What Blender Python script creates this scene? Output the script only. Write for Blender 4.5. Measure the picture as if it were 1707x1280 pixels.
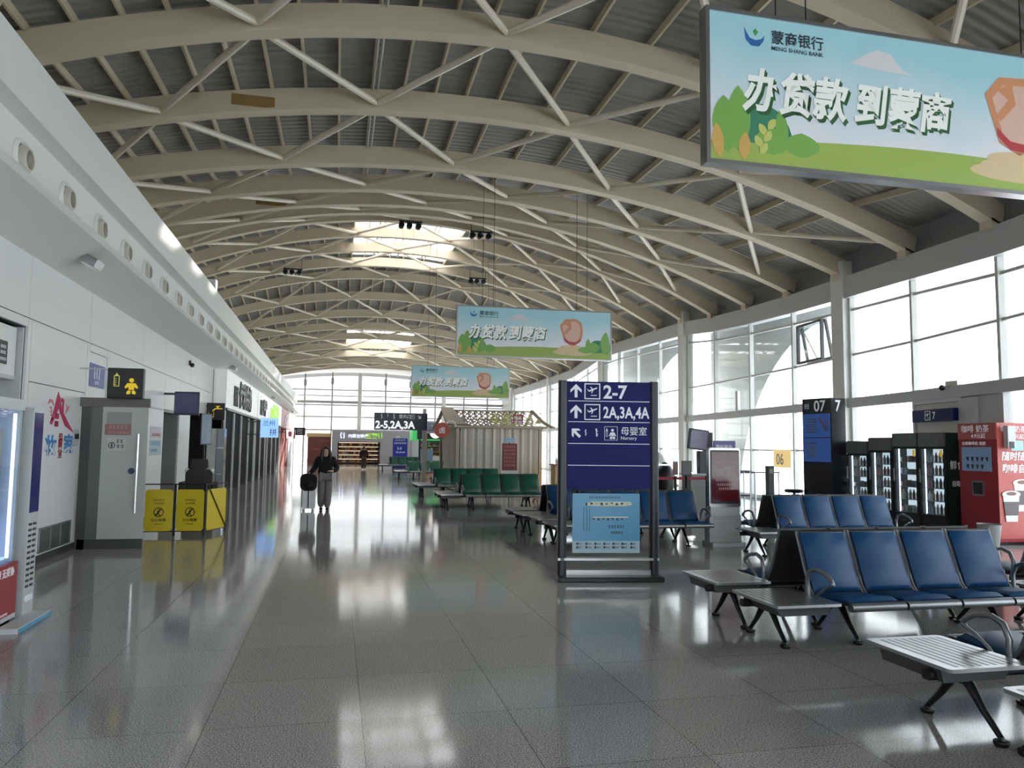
import bpy, bmesh, math, random
from mathutils import Vector, Matrix, Euler
for o in list(bpy.data.objects): bpy.data.objects.remove(o, do_unlink=True)
SC = bpy.context.scene; COL = SC.collection
random.seed(7)
PI = math.pi
def lin(r, g, b):
    f = lambda v: (v/255/12.92) if v/255 <= .04045 else ((v/255+.055)/1.055)**2.4
    return (f(r), f(g), f(b), 1)
# ---------------------------------------------------------------- camera
cam = bpy.data.objects.new('camera', bpy.data.cameras.new('camera')); COL.objects.link(cam)
cam.data.sensor_width = 36; cam.data.sensor_fit = 'HORIZONTAL'; cam.data.lens = 36*1280/1707
cam.data.clip_end = 2000
def _axes():
    d = lambda x, y: Vector(((x-853.5)/1280, -(y-640)/1280, -1))
    Y = d(560, 741).normalized(); b = d(1560, 752.5); Z = b.cross(Y).normalized(); X = Y.cross(Z)
    return Matrix((X, Y, Z))
MC = _axes()
cam.matrix_world = Matrix.Translation((0, 0, 1.65)) @ MC.to_4x4()
SC.camera = cam
# ---------------------------------------------------------------- light
w = bpy.data.worlds.new('sky'); SC.world = w; w.use_nodes = True
nt = w.node_tree; nt.nodes.clear()
tc = nt.nodes.new('ShaderNodeTexCoord'); sx = nt.nodes.new('ShaderNodeSeparateXYZ'); rp = nt.nodes.new('ShaderNodeValToRGB')
bg = nt.nodes.new('ShaderNodeBackground'); wo = nt.nodes.new('ShaderNodeOutputWorld')
nt.links.new(tc.outputs['Generated'], sx.inputs[0]); nt.links.new(sx.outputs[2], rp.inputs[0])
rp.color_ramp.elements[0].position = 0.0; rp.color_ramp.elements[0].color = (.99, .985, .985, 1)
rp.color_ramp.elements[1].position = .6; rp.color_ramp.elements[1].color = (.84, .91, 1, 1)
e = rp.color_ramp.elements.new(.22); e.color = (.96, .97, .995, 1)
nt.links.new(rp.outputs[0], bg.inputs[0]); bg.inputs[1].default_value = 2.0
nt.links.new(bg.outputs[0], wo.inputs[0])
sun = bpy.data.objects.new('sun', bpy.data.lights.new('sun', 'SUN')); COL.objects.link(sun)
sun.data.energy = 13; sun.data.angle = math.radians(1.2); sun.data.color = (1, .95, .88)
_el = math.radians(16)
sun.rotation_euler = (-Vector((.45*math.cos(_el)/.997, .89*math.cos(_el)/.997, math.sin(_el)))).to_track_quat('-Z', 'Y').to_euler()
vs = SC.view_settings; vs.view_transform = 'Standard'; vs.look = 'None'; vs.gamma = 1; vs.use_curve_mapping = False
vs.exposure = 1.3
try:
    SC.cycles.use_denoising = True; SC.cycles.max_bounces = 10; SC.cycles.diffuse_bounces = 6; SC.cycles.transparent_max_bounces = 24
    SC.cycles.sample_clamp_indirect = 6; SC.cycles.caustics_reflective = False
except Exception: pass
# ---------------------------------------------------------------- helpers
def tag(o, label=None, cat=None, group=None, kind=None):
    for k, v in (('label', label), ('category', cat), ('group', group), ('kind', kind)):
        if v: o[k] = v
    return o
def mat(name, col, rough=.5, metal=0, spec=.5, noise=0, nscale=8, emit=0, bump=0, coat=0):
    m = bpy.data.materials.new(name); m.use_nodes = True; t = m.node_tree; b = t.nodes['Principled BSDF']
    col = tuple(col) if len(col) == 4 else tuple(col)+(1,)
    b.inputs['Base Color'].default_value = col; b.inputs['Roughness'].default_value = rough
    b.inputs['Metallic'].default_value = metal; b.inputs['Specular IOR Level'].default_value = spec
    b.inputs['Coat Weight'].default_value = coat
    if emit: b.inputs['Emission Color'].default_value = col; b.inputs['Emission Strength'].default_value = emit
    n = t.nodes.new('ShaderNodeTexNoise'); n.inputs['Scale'].default_value = nscale; n.inputs['Detail'].default_value = 3
    tc = t.nodes.new('ShaderNodeTexCoord'); t.links.new(tc.outputs['Object'], n.inputs['Vector'])
    mx = t.nodes.new('ShaderNodeMix'); mx.data_type = 'RGBA'
    k = noise or .03
    mx.inputs['A'].default_value = tuple(c*(1-k) for c in col[:3])+(1,); mx.inputs['B'].default_value = tuple(min(1, c*(1+k)) for c in col[:3])+(1,)
    t.links.new(n.outputs['Fac'], mx.inputs['Factor']); t.links.new(mx.outputs['Result'], b.inputs['Base Color'])
    if bump:
        bp = t.nodes.new('ShaderNodeBump'); bp.inputs['Strength'].default_value = bump; bp.inputs['Distance'].default_value = .01
        t.links.new(n.outputs['Fac'], bp.inputs['Height']); t.links.new(bp.outputs[0], b.inputs['Normal'])
    return m
def glass(name, tint=(.92, .96, .97), fac=.9):
    m = bpy.data.materials.new(name); m.use_nodes = True; t = m.node_tree; t.nodes.clear()
    o = t.nodes.new('ShaderNodeOutputMaterial'); a = t.nodes.new('ShaderNodeBsdfTransparent'); g = t.nodes.new('ShaderNodeBsdfGlossy')
    f = t.nodes.new('ShaderNodeLayerWeight'); f.inputs[0].default_value = .5; mx = t.nodes.new('ShaderNodeMixShader')
    a.inputs[0].default_value = tuple(tint)+(1,); g.inputs['Roughness'].default_value = .02
    pw = t.nodes.new('ShaderNodeMath'); pw.operation = 'POWER'; pw.inputs[1].default_value = 4.5
    ml = t.nodes.new('ShaderNodeMath'); ml.operation = 'MULTIPLY_ADD'; ml.inputs[1].default_value = fac*.75; ml.inputs[2].default_value = .035
    t.links.new(f.outputs['Facing'], pw.inputs[0]); t.links.new(pw.outputs[0], ml.inputs[0]); t.links.new(ml.outputs[0], mx.inputs[0])
    t.links.new(a.outputs[0], mx.inputs[1]); t.links.new(g.outputs[0], mx.inputs[2]); t.links.new(mx.outputs[0], o.inputs[0])
    return m
class MB:
    def __init__(s): s.v = []; s.f = []; s.mi = []; s.m = 0
    def mat(s, i): s.m = i; return s
    def add(s, vs, fs):
        b = len(s.v); s.v += [tuple(p) for p in vs]
        for f in fs: s.f.append([b+i for i in f]); s.mi.append(s.m)
        return s
    def box(s, c, d, rz=0, M=None):
        x, y, z = (q/2 for q in d); P = [Vector((a*x, b*y, e*z)) for a in (-1, 1) for b in (-1, 1) for e in (-1, 1)]
        R = Matrix.Rotation(rz, 3, 'Z') if M is None else M
        c = Vector(c); return s.add([R @ p + c for p in P], [(0, 1, 3, 2), (4, 6, 7, 5), (0, 4, 5, 1), (2, 3, 7, 6), (0, 2, 6, 4), (1, 5, 7, 3)])
    def bb(s, a, b):  # min / max corners
        return s.box([(p+q)/2 for p, q in zip(a, b)], [abs(q-p) for p, q in zip(a, b)])
    def rbox(s, c, d, r=.02, n=3, M=None, axis='Y'):  # box with rounded outline, extruded on axis
        ax = {'X': (1, 2, 0), 'Y': (0, 2, 1), 'Z': (0, 1, 2)}[axis]; hx, hz = d[ax[0]]/2, d[ax[1]]/2; pts = []
        for cx, cz, a0 in ((hx-r, hz-r, 0), (-hx+r, hz-r, 90), (-hx+r, -hz+r, 180), (hx-r, -hz+r, 270)):
            for i in range(n+1):
                a = math.radians(a0+90*i/n); pts.append((cx+r*math.cos(a), cz+r*math.sin(a)))
        R = M or Matrix.Identity(3); c = Vector(c); k = len(pts); vs = []
        for t in (-.5, .5):
            for p in pts:
                q = [0, 0, 0]; q[ax[0]] = p[0]; q[ax[1]] = p[1]; q[ax[2]] = t*d[ax[2]]; vs.append(R @ Vector(q)+c)
        return s.add(vs, [list(range(k)), list(range(2*k-1, k-1, -1))]+[(i, (i+1) % k, k+(i+1) % k, k+i) for i in range(k)])
    def prism(s, poly, y0, y1, pl='XZ'):  # polygon in a plane, extruded along the third axis
        n = len(poly)
        g = {'XZ': lambda p, t: (p[0], t, p[1]), 'XY': lambda p, t: (p[0], p[1], t), 'YZ': lambda p, t: (t, p[0], p[1])}[pl]
        return s.add([g(p, y0) for p in poly]+[g(p, y1) for p in poly],
                     [list(range(n)), list(range(2*n-1, n-1, -1))]+[(i, (i+1) % n, n+(i+1) % n, n+i) for i in range(n)])
    def tube(s, pts, r, n=8, caps=True, rs=None):
        pts = [Vector(p) for p in pts]; vs = []; up = None
        for i, p in enumerate(pts):
            d = (pts[min(i+1, len(pts)-1)]-pts[max(i-1, 0)]).normalized()
            if up is None: up = d.orthogonal().normalized()
            up = (up-d*up.dot(d)).normalized(); sd = d.cross(up); rr = rs[i] if rs else r
            vs += [p+rr*(math.cos(2*PI*k/n)*up+math.sin(2*PI*k/n)*sd) for k in range(n)]
        fs = [(i*n+k, i*n+(k+1) % n, (i+1)*n+(k+1) % n, (i+1)*n+k) for i in range(len(pts)-1) for k in range(n)]
        if caps: fs += [list(range(n))[::-1], list(range((len(pts)-1)*n, len(pts)*n))]
        return s.add(vs, fs)
    def bar(s, p, q, w, h, up=(0, 0, 1)):
        p, q = Vector(p), Vector(q); d = (q-p).normalized(); u = Vector(up); u = (u-d*u.dot(d))
        u = u.normalized() if u.length > 1e-5 else d.orthogonal().normalized(); sd = d.cross(u)
        vs = [e+a*w/2*sd+b*h/2*u for e in (p, q) for a, b in ((-1, -1), (1, -1), (1, 1), (-1, 1))]
        return s.add(vs, [(0, 1, 2, 3), (7, 6, 5, 4)]+[(i, (i+1) % 4, 4+(i+1) % 4, 4+i) for i in range(4)])
    def lathe(s, prof, n=24, c=(0, 0, 0), axis='Z', closed=True):  # prof: (radius, height)
        g = {'Z': lambda r, a, h: (r*math.cos(a), r*math.sin(a), h), 'Y': lambda r, a, h: (r*math.cos(a), h, r*math.sin(a)), 'X': lambda r, a, h: (h, r*math.cos(a), r*math.sin(a))}[axis]
        c = Vector(c); vs = [Vector(g(max(r, 1e-4), 2*PI*k/n, h))+c for r, h in prof for k in range(n)]; L = len(prof)
        fs = [(i*n+k, i*n+(k+1) % n, (i+1)*n+(k+1) % n, (i+1)*n+k) for i in range(L-1) for k in range(n)]
        if closed: fs += [list(range(n))[::-1], list(range((L-1)*n, L*n))]
        return s.add(vs, fs)
    def ball(s, c, r, n=16, m=10):
        r = (r, r, r) if not hasattr(r, '__len__') else r; c = Vector(c)
        vs = [Vector((r[0]*math.sin(PI*i/m)*math.cos(2*PI*k/n), r[1]*math.sin(PI*i/m)*math.sin(2*PI*k/n), r[2]*math.cos(PI*i/m)))+c for i in range(m+1) for k in range(n)]
        return s.add(vs, [(i*n+k, (i+1)*n+k, (i+1)*n+(k+1) % n, i*n+(k+1) % n) for i in range(m) for k in range(n)])
    def sweep(s, path, sect, closed=True):  # path: list of (origin, u, v); sect: 2-d outline
        n = len(sect); vs = [Vector(o)+a*Vector(u)+b*Vector(v) for o, u, v in path for a, b in sect]
        fs = [(i*n+k, i*n+(k+1) % n, (i+1)*n+(k+1) % n, (i+1)*n+k) for i in range(len(path)-1) for k in range(n)]
        if closed: fs += [list(range(n))[::-1], list(range((len(path)-1)*n, len(path)*n))]
        return s.add(vs, fs)
    def build(s, name, m, parent=None, smooth=0, bevel=0, loc=None):
        me = bpy.data.meshes.new(name); me.from_pydata(s.v, [], s.f)
        ms = m if isinstance(m, (list, tuple)) else [m]
        for q in ms: me.materials.append(q)
        for p, i in zip(me.polygons, s.mi): p.material_index = min(i, len(ms)-1)
        bm = bmesh.new(); bm.from_mesh(me)
        bmesh.ops.remove_doubles(bm, verts=bm.verts, dist=1e-5)
        if bevel: 
            try: bmesh.ops.bevel(bm, geom=[e for e in bm.edges if e.is_manifold and e.calc_face_angle(0) > .5], offset=bevel, segments=2, affect='EDGES', profile=.5)
            except Exception: pass
        bmesh.ops.recalc_face_normals(bm, faces=bm.faces); bm.to_mesh(me); bm.free()
        o = bpy.data.objects.new(name, me); COL.objects.link(o)
        if parent: o.parent = parent
        if loc: o.location = loc
        if smooth:
            me.polygons.foreach_set('use_smooth', [True]*len(me.polygons))
            try: me.set_sharp_from_angle(angle=math.radians(smooth))
            except Exception: pass
        return o
def thing(name, label, cat, loc=(0, 0, 0), rz=0, group=None, kind=None):
    o = bpy.data.objects.new(name, None); COL.objects.link(o); o.location = loc; o.rotation_euler = (0, 0, rz)
    o.empty_display_size = .1
    return tag(o, label, cat, group, kind)
def copy_tree(o, parent=None):
    kids = [c for c in o.children]
    c = o.copy(); COL.objects.link(c)
    if parent: c.parent = parent
    for k in kids: copy_tree(k, c)
    return c
def txt(s, size, m, parent, loc, rot=(PI/2, 0, 0), align='LEFT', sx=1, bold=0, shear=0, ext=.002, name='lettering', ls=1):
    cu = bpy.data.curves.new(name, 'FONT'); cu.body = s; cu.size = size; cu.align_x = align; cu.extrude = ext; cu.offset = bold*size
    cu.shear = shear; cu.space_character = ls; cu.resolution_u = 3
    cu.materials.append(m); o = bpy.data.objects.new(name, cu); COL.objects.link(o); o.parent = parent; o.location = loc; o.rotation_euler = rot
    o.scale = (sx, 1, 1); return o
def squig(mb, x, z, h, y0, y1, seed=0):  # one vertical written word as a stem with short side strokes
    r = random.Random(seed); t = h*.05
    mb.bb((x-t, y0, z), (x+t, y1, z+h))
    k = 0
    while k < h*.9:
        L = h*r.uniform(.08, .2); sgn = -1 if r.random() < .6 else 1
        mb.prism([(x, z+k), (x+sgn*L, z+k+L*.5), (x+sgn*L, z+k+L*.5+t*1.6), (x, z+k+t*2)], y0, y1); k += h*r.uniform(.12, .2)
def dashes(mb, x0, x1, z, h, y0, y1, seed=0, gap=.35):  # a line of small unreadable characters
    r = random.Random(seed); x = x0
    while x < x1-h*.5:
        w_ = h*r.uniform(.6, .95); w_ = min(w_, x1-x)
        mb.bb((x, y0, z), (x+w_, y1, z+h*.18)); mb.bb((x, y0, z+h*.45), (x+w_*.9, y1, z+h*.6)); mb.bb((x+w_*.1, y0, z+h*.82), (x+w_, y1, z+h))
        q = x+w_*r.uniform(.2, .7); mb.bb((q, y0, z), (q+h*.14, y1, z+h)); x += w_+h*gap
def arrow(mb, cx, cz, s, ang, y0, y1):
    P = [(0, .5), (.42, .08), (.42, -.14), (.11, .13), (.11, -.5), (-.11, -.5), (-.11, .13), (-.42, -.14), (-.42, .08)]
    ca, sa = math.cos(ang), math.sin(ang)
    P = [(cx+s*(a*ca-b*sa), cz+s*(a*sa+b*ca)) for a, b in P]
    n = len(P)  # split in convex pieces
    for idx in ((0, 1, 2, 3), (0, 3, 6), (0, 6, 7, 8), (3, 4, 5, 6)):
        mb.prism([P[i] for i in idx], y0, y1)
def plane_icon(mb, cx, cz, s, y0, y1):  # square outline with a departing aircraft over a line
    t = s*.035
    for a, b, c_, d in ((-.5, -.5, .5, -.5), (-.5, .5, .5, .5), (-.5, -.5, -.5, .5), (.5, -.5, .5, .5)):
        mb.bb((cx+min(a, c_)*s-t, y0, cz+min(b, d)*s-t), (cx+max(a, c_)*s+t, y1, cz+max(b, d)*s+t))
    f = lambda P: [(cx+a*s, cz+b*s) for a, b in P]
    mb.prism(f([(-.3, .02), (-.24, .06), (.3, .26), (.34, .22), (.28, .17), (-.2, -.03)]), y0, y1)
    mb.prism(f([(-.02, .1), (.06, .15), (-.1, .3), (-.16, .3)]), y0, y1)
    mb.prism(f([(-.36, .14), (-.31, .14), (-.22, .04), (-.27, .02)]), y0, y1)
    mb.prism(f([(0, .08), (.08, .1), (-.02, -.12), (-.08, -.12)]), y0, y1)
    mb.prism(f([(-.1, -.3), (.3, -.3), (.3, -.25), (-.1, -.25)]), y0, y1)
def interp(xs, ys, x):
    if x <= xs[0]: return ys[0]
    for i in range(len(xs)-1):
        if x <= xs[i+1]: return ys[i]+(ys[i+1]-ys[i])*(x-xs[i])/(xs[i+1]-xs[i])
    return ys[-1]
# ---------------------------------------------------------------- materials
WHITE = mat('white_wall_panel', lin(222, 222, 222), .35, noise=.02, nscale=1.5)
WHITE2 = mat('white_paint', lin(225, 224, 220), .45, noise=.02, nscale=2)
RIB = mat('cream_painted_steel', lin(208, 194, 170), .45, noise=.04, nscale=1.2)
BRACE = mat('cream_tube_paint', lin(220, 209, 190), .4)
STRUT = mat('light_grey_frame', lin(205, 205, 202), .35)
GRN = mat('dark_grey_frame', lin(70, 70, 72), .4)
BLACK = mat('black_plastic', lin(18, 18, 20), .4)
DKMET = mat('dark_metal', lin(52, 52, 55), .32, .7)
STEEL = mat('brushed_steel', lin(170, 170, 172), .28, .9, noise=.05, nscale=40)
ALU = mat('grey_aluminium', lin(140, 142, 145), .35, .8)
CHROME = mat('polished_chrome', lin(215, 215, 218), .12, 1)
BLUEV = mat('blue_vinyl', lin(8, 64, 108), .45, spec=.35, noise=.04, nscale=20)
GREENV = mat('green_vinyl', lin(10, 84, 62), .38, noise=.04, nscale=20, coat=.1)
PGLASS = glass('clear_window_glass'); TGLASS = glass('tinted_end_glass', (.66, .675, .68))
FROST = mat('frosted_glass', lin(182, 187, 183), .3, noise=.03, nscale=2)
DGLASS = mat('dark_shop_glass', lin(12, 14, 14), .6, spec=.03)
NAVY = mat('navy_sign_face', lin(12, 20, 92), .5, spec=.2, noise=.03)
SIGNW = mat('white_sign_lettering', lin(222, 225, 232), .5, emit=.06)
YEL = mat('yellow_sheet', lin(214, 190, 24), .5, noise=.05)
RED = mat('red_machine_panel', lin(150, 34, 44), .4, noise=.04)
REDL = mat('salmon_red_print', lin(178, 78, 72), .4, noise=.05)
SLATE = mat('shell_dark_plastic', lin(36, 36, 39), .5); MGREY = mat('soft_grey_frame', lin(172, 172, 170), .4)
GREY = mat('mid_grey_paint', lin(140, 140, 140), .45)
LGREY = mat('pale_grey_paint', lin(190, 192, 194), .4)
WOOD = mat('pale_wood', lin(190, 160, 112), .5, noise=.12, nscale=12)
SKIN = mat('skin', lin(205, 160, 135), .5)
SCREEN = mat('dark_glossy_screen', lin(14, 14, 24), .08)
BLUESCR = mat('blue_lit_screen', lin(40, 84, 190), .15, emit=.5)
CREAMC = mat('cream_curtain_cloth', lin(196, 188, 178), .85, noise=.05, nscale=6)
def floor_mat():
    m = bpy.data.materials.new('polished_granite_tile'); m.use_nodes = True; t = m.node_tree; b = t.nodes['Principled BSDF']
    N = t.nodes.new; L = t.links.new
    tc = N('ShaderNodeTexCoord'); sp = N('ShaderNodeSeparateXYZ'); L(tc.outputs['Object'], sp.inputs[0])
    def line(out, off, tile=.9, wd=.0022):
        a = N('ShaderNodeMath'); a.operation = 'SUBTRACT'; a.inputs[1].default_value = off; L(out, a.inputs[0])
        p = N('ShaderNodeMath'); p.operation = 'PINGPONG'; p.inputs[1].default_value = tile/2; L(a.outputs[0], p.inputs[0])
        l = N('ShaderNodeMath'); l.operation = 'LESS_THAN'; l.inputs[1].default_value = wd; L(p.outputs[0], l.inputs[0]); return l.outputs[0]
    mxl = N('ShaderNodeMath'); mxl.operation = 'MAXIMUM'; L(line(sp.outputs[0], .2), mxl.inputs[0]); L(line(sp.outputs[1], 3.95), mxl.inputs[1])
    n1 = N('ShaderNodeTexNoise'); n1.inputs['Scale'].default_value = 115; n1.inputs['Detail'].default_value = 2; L(tc.outputs['Object'], n1.inputs['Vector'])
    n2 = N('ShaderNodeTexNoise'); n2.inputs['Scale'].default_value = .9; L(tc.outputs['Object'], n2.inputs['Vector'])
    cr = N('ShaderNodeValToRGB'); L(n1.outputs['Fac'], cr.inputs[0])
    cr.color_ramp.elements[0].position = .38; cr.color_ramp.elements[0].color = (.14, .136, .134, 1)
    cr.color_ramp.elements[1].position = .62; cr.color_ramp.elements[1].color = (.60, .585, .57, 1)
    # per-tile tone
    sn = N('ShaderNodeVectorMath'); sn.operation = 'SNAP'; sn.inputs[1].default_value = (.9, .9, 10)
    ad = N('ShaderNodeVectorMath'); ad.operation = 'ADD'; ad.inputs[1].default_value = (-.2+9, -3.95+9, 0); L(tc.outputs['Object'], ad.inputs[0]); L(ad.outputs[0], sn.inputs[0])
    wn = N('ShaderNodeTexWhiteNoise'); L(sn.outputs[0], wn.inputs[0])
    mr = N('ShaderNodeMapRange'); mr.inputs['To Min'].default_value = .95; mr.inputs['To Max'].default_value = 1.05; L(wn.outputs['Value'], mr.inputs['Value'])
    vm = N('ShaderNodeVectorMath'); vm.operation = 'SCALE'; L(cr.outputs[0], vm.inputs[0]); L(mr.outputs[0], vm.inputs['Scale'])
    mx = N('ShaderNodeMix'); mx.data_type = 'RGBA'; mx.inputs['B'].default_value = (.05, .05, .05, 1)
    L(mxl.outputs[0], mx.inputs['Factor']); L(vm.outputs[0], mx.inputs['A']); L(mx.outputs['Result'], b.inputs['Base Color'])
    r = N('ShaderNodeMapRange'); r.inputs['To Min'].default_value = .05; r.inputs['To Max'].default_value = .12; L(n2.outputs['Fac'], r.inputs['Value']); L(r.outputs[0], b.inputs['Roughness'])
    b.inputs['Specular IOR Level'].default_value = .3
    bp = N('ShaderNodeBump'); bp.inputs['Strength'].default_value = .04; bp.inputs['Distance'].default_value = .01; L(n2.outputs['Fac'], bp.inputs['Height']); L(bp.outputs[0], b.inputs['Normal'])
    return m
def deck_mat():
    m = mat('corrugated_roof_deck', lin(150, 147, 142), .5, .15); t = m.node_tree; b = t.nodes['Principled BSDF']
    tc = t.nodes.new('ShaderNodeTexCoord'); wv = t.nodes.new('ShaderNodeTexWave'); wv.wave_type = 'BANDS'; wv.bands_direction = 'Y'
    wv.inputs['Scale'].default_value = 1.5; wv.wave_profile = 'SIN'; t.links.new(tc.outputs['Object'], wv.inputs['Vector'])
    bp = t.nodes.new('ShaderNodeBump'); bp.inputs['Strength'].default_value = .9; bp.inputs['Distance'].default_value = .04
    t.links.new(wv.outputs['Fac'], bp.inputs['Height']); t.links.new(bp.outputs[0], b.inputs['Normal']); return m
FLOOR = floor_mat(); DECK = deck_mat()
# ================================================================ structure
KS = list(range(-7, 20)); RY = {k: 12.2+3*(k-1) for k in KS}
_XR = {-7: 4.2, -6: 5.4, -5: 6.6, -4: 7.7, -3: 8.7, -2: 9.7, -1: 10.6, 0: 11.4, 1: 12.1, 2: 12.7, 3: 13.1, 4: 13.47, 5: 13.74, 6: 13.97, 7: 14.15, 8: 14.3, 9: 14.42, 10: 14.55, 11: 14.7,
       12: 14.77, 13: 14.82, 14: 14.86, 15: 14.9, 16: 14.95, 17: 15, 18: 15, 19: 15}
_ZC = {1: 8.42, 2: 8.38, 3: 8.36, 4: 8.74, 5: 9.26, 6: 9.89, 7: 10.5, 8: 10.66, 9: 10.75, 10: 10.75, 11: 10.75, 12: 10.15, 13: 9.62, 14: 9.27, 15: 9.03, 16: 8.75, 17: 8.5, 18: 8.3, 19: 8.15}
_ZR = {-7: 5.4, -2: 5.75, -1: 5.88, 0: 6.02, 1: 6.15, 2: 6.35, 3: 6.47, 4: 6.6, 5: 6.74, 6: 6.92, 7: 7.2, 8: 7.31, 9: 7.4, 10: 7.5, 11: 7.5, 12: 7.2, 13: 6.9, 14: 6.85, 15: 6.85, 16: 6.85, 17: 6.85, 18: 6.85, 19: 6.85}
XR = lambda k: _XR[k]
ZC = lambda k: _ZC.get(k, 8.42)
ZR = lambda k: interp(sorted(_ZR), [_ZR[q] for q in sorted(_ZR)], k)
XCEN = 2.5
def ribz(k, X):
    a = (ZC(k)-ZR(k))/(XR(k)-XCEN)**2
    if X < XCEN: a = min(max(a, .0165), .0255)
    return ZC(k)-a*(X-XCEN)**2
def surfz(Y, X):  # rib soffit height between ribs
    f = (Y-12.2)/3+1; k = max(-7, min(18, math.floor(f))); t = f-k
    return ribz(k, X)*(1-t)+ribz(k+1, X)*t
def FX(Y): return interp([RY[k] for k in KS], [_XR[k]+.35 for k in KS], Y)
def FZ(Y): return interp([RY[k] for k in KS], [ZR(k) for k in KS], Y)
S = dict(kind='structure')
tag(MB().bb((-7, -12, -.2), (16.2, 90, 0)).build('floor', FLOOR), kind='structure')
# ---- roof deck with two runs of rooflight openings
XS = [-6.6, -5, -3.5, -2, -.8, .5, 1.6, 2.8, 4, 5.2, 6.4, 7.6, 8.8, 10, 11]
def xs_for(k): return [x for x in XS if x < XR(k)-.8]
mb = MB(); sky_open = [(7, 8, .5, 5.2), (8, 9, .5, 5.2), (9, 10, .5, 5.2), (15, 16, .5, 5.2), (16, 17, .5, 5.2)]
NX = 26
def deckpt(k, u, dz=.6):  # u 0..1 across, reaching three metres past the glass line
    X = -6.6+u*(XR(k)+3.2+6.6) if u is not None else 0
    return X
holes = []
for k in KS[:-1]:
    def row(kk):
        xs = [-6.6, -5, -3.5, -2, -.8, .5, 1.6, 2.8, 4, 5.2]; n = 9
        xs += [5.2+(XR(kk)+3.2-5.2)*i/n for i in range(1, n+1)] if XR(kk) > 4.3 else [5.2+i*.3 for i in range(1, n+1)]
        return [(x, RY[kk], ribz(kk, min(x, XR(kk)))-max(0, x-XR(kk))*.16+.6) for x in xs]
    a, b = row(k), row(k+1)
    for i in range(len(a)-1):
        q = [a[i], a[i+1], b[i+1], b[i]]
        if any(k == o[0] and o[2]-.01 <= a[i][0] and a[i+1][0] <= o[3]+.01 for o in sky_open):
            holes.append(q); continue
        mb.add([Vector(p) for p in q]+[Vector(p)+Vector((0, 0, .12)) for p in q], [(0, 1, 2, 3), (7, 6, 5, 4), (0, 4, 5, 1), (1, 5, 6, 2), (2, 6, 7, 3), (3, 7, 4, 0)])
tag(mb.build('ceiling', DECK), kind='structure')
sg = bpy.data.materials.new('translucent_rooflight'); sg.use_nodes = True; t_ = sg.node_tree; t_.nodes.clear()
o_ = t_.nodes.new('ShaderNodeOutputMaterial'); tr_ = t_.nodes.new('ShaderNodeBsdfTranslucent'); tp_ = t_.nodes.new('ShaderNodeBsdfTransparent'); tp_.inputs[0].default_value = (.75, .75, .75, 1); mx_ = t_.nodes.new('ShaderNodeMixShader')
mx_.inputs[0].default_value = .5; tr_.inputs[0].default_value = (.95, .95, .95, 1); t_.links.new(tp_.outputs[0], mx_.inputs[1]); t_.links.new(tr_.outputs[0], mx_.inputs[2]); t_.links.new(mx_.outputs[0], o_.inputs[0])
rl = {}
for q in holes: rl.setdefault(round(q[0][1], 1), []).append(q)
for n_, (yy, qs) in enumerate(rl.items()):
    m1 = MB(); m2 = MB()
    for q in qs:
        m1.add([Vector(p)+Vector((0, 0, .02)) for p in q]+[Vector(p)+Vector((0, 0, .05)) for p in q], [(0, 1, 2, 3), (7, 6, 5, 4), (0, 4, 5, 1), (1, 5, 6, 2), (2, 6, 7, 3), (3, 7, 4, 0)])
        m2.bar(q[0], q[3], .08, .1); m2.bar(q[1], q[2], .08, .1)
    f = tag(m2.build('window_%d' % (60+n_), STRUT), kind='structure'); m1.build('pane', sg, f)
# ---- ribs, each with its zigzag braces to the next rib
SECT = [(-.14, 0), (.14, 0), (.14, .05), (.10, .05), (.10, .45), (-.10, .45), (-.10, .05), (-.14, .05)]
STAIN = mat('brown_patch', lin(150, 118, 70), .6)
for k in KS[1:]:
    xr = XR(k); n = 34; path = []
    for i in range(n+1):
        X = -6.5+(xr+.3+6.5)*i/n
        h = .01; tx = Vector((1, 0, (ribz(k, min(X+h, xr+.4))-ribz(k, X-h))/(2*h))).normalized()
        path.append(((X, RY[k], ribz(k, X)), (0, 1, 0), (-tx.z, 0, tx.x)))
    rib = tag(MB().sweep(path, SECT).build('ceiling_beam', RIB), kind='structure')
    MB().bb((xr+.06, RY[k]-.14, FZ(RY[k])-.2), (xr+.34, RY[k]+.14, ribz(k, xr+.2)+.1)).build('end_stub', RIB, rib)
    if k == 2: MB().bb((-2.15, RY[k]-.108, ribz(k, -1.9)+.13), (-1.35, RY[k]-.102, ribz(k, -1.6)+.30)).build('access_patch', STAIN, rib)
    if k == 5: MB().bb((-2.6, RY[k]-.108, ribz(k, -2.3)+.13), (-1.7, RY[k]-.102, ribz(k, -2.2)+.28)).build('access_patch', STAIN, rib)
    if k >= 19: continue
    even = (k % 2 == 0); off0 = .6 if even else 2.6; off1 = 2.6 if even else .6
    nodes = []
    X = off0-4*3
    A = []; 
    while X < XR(k+1)+1: A.append((X, 0)); X += 4
    X = off1-4*3
    while X < XR(k+1)+1: A.append((X, 1)); X += 4
    A = sorted(p for p in A if -6.6 < p[0])
    for (x0, s0), (x1, s1) in zip(A, A[1:]):
        def pt(x, s):
            kk = k+s; return Vector((x, RY[kk]+(.08 if s == 0 else -.08), ribz(kk, min(x, XR(kk)))+.16))
        if max(x0, x1) > XR(k)+.2: continue
        MB().tube([pt(x0, s0), pt(x1, s1)], .065, 8).build('brace', BRACE, rib, smooth=40)
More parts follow.
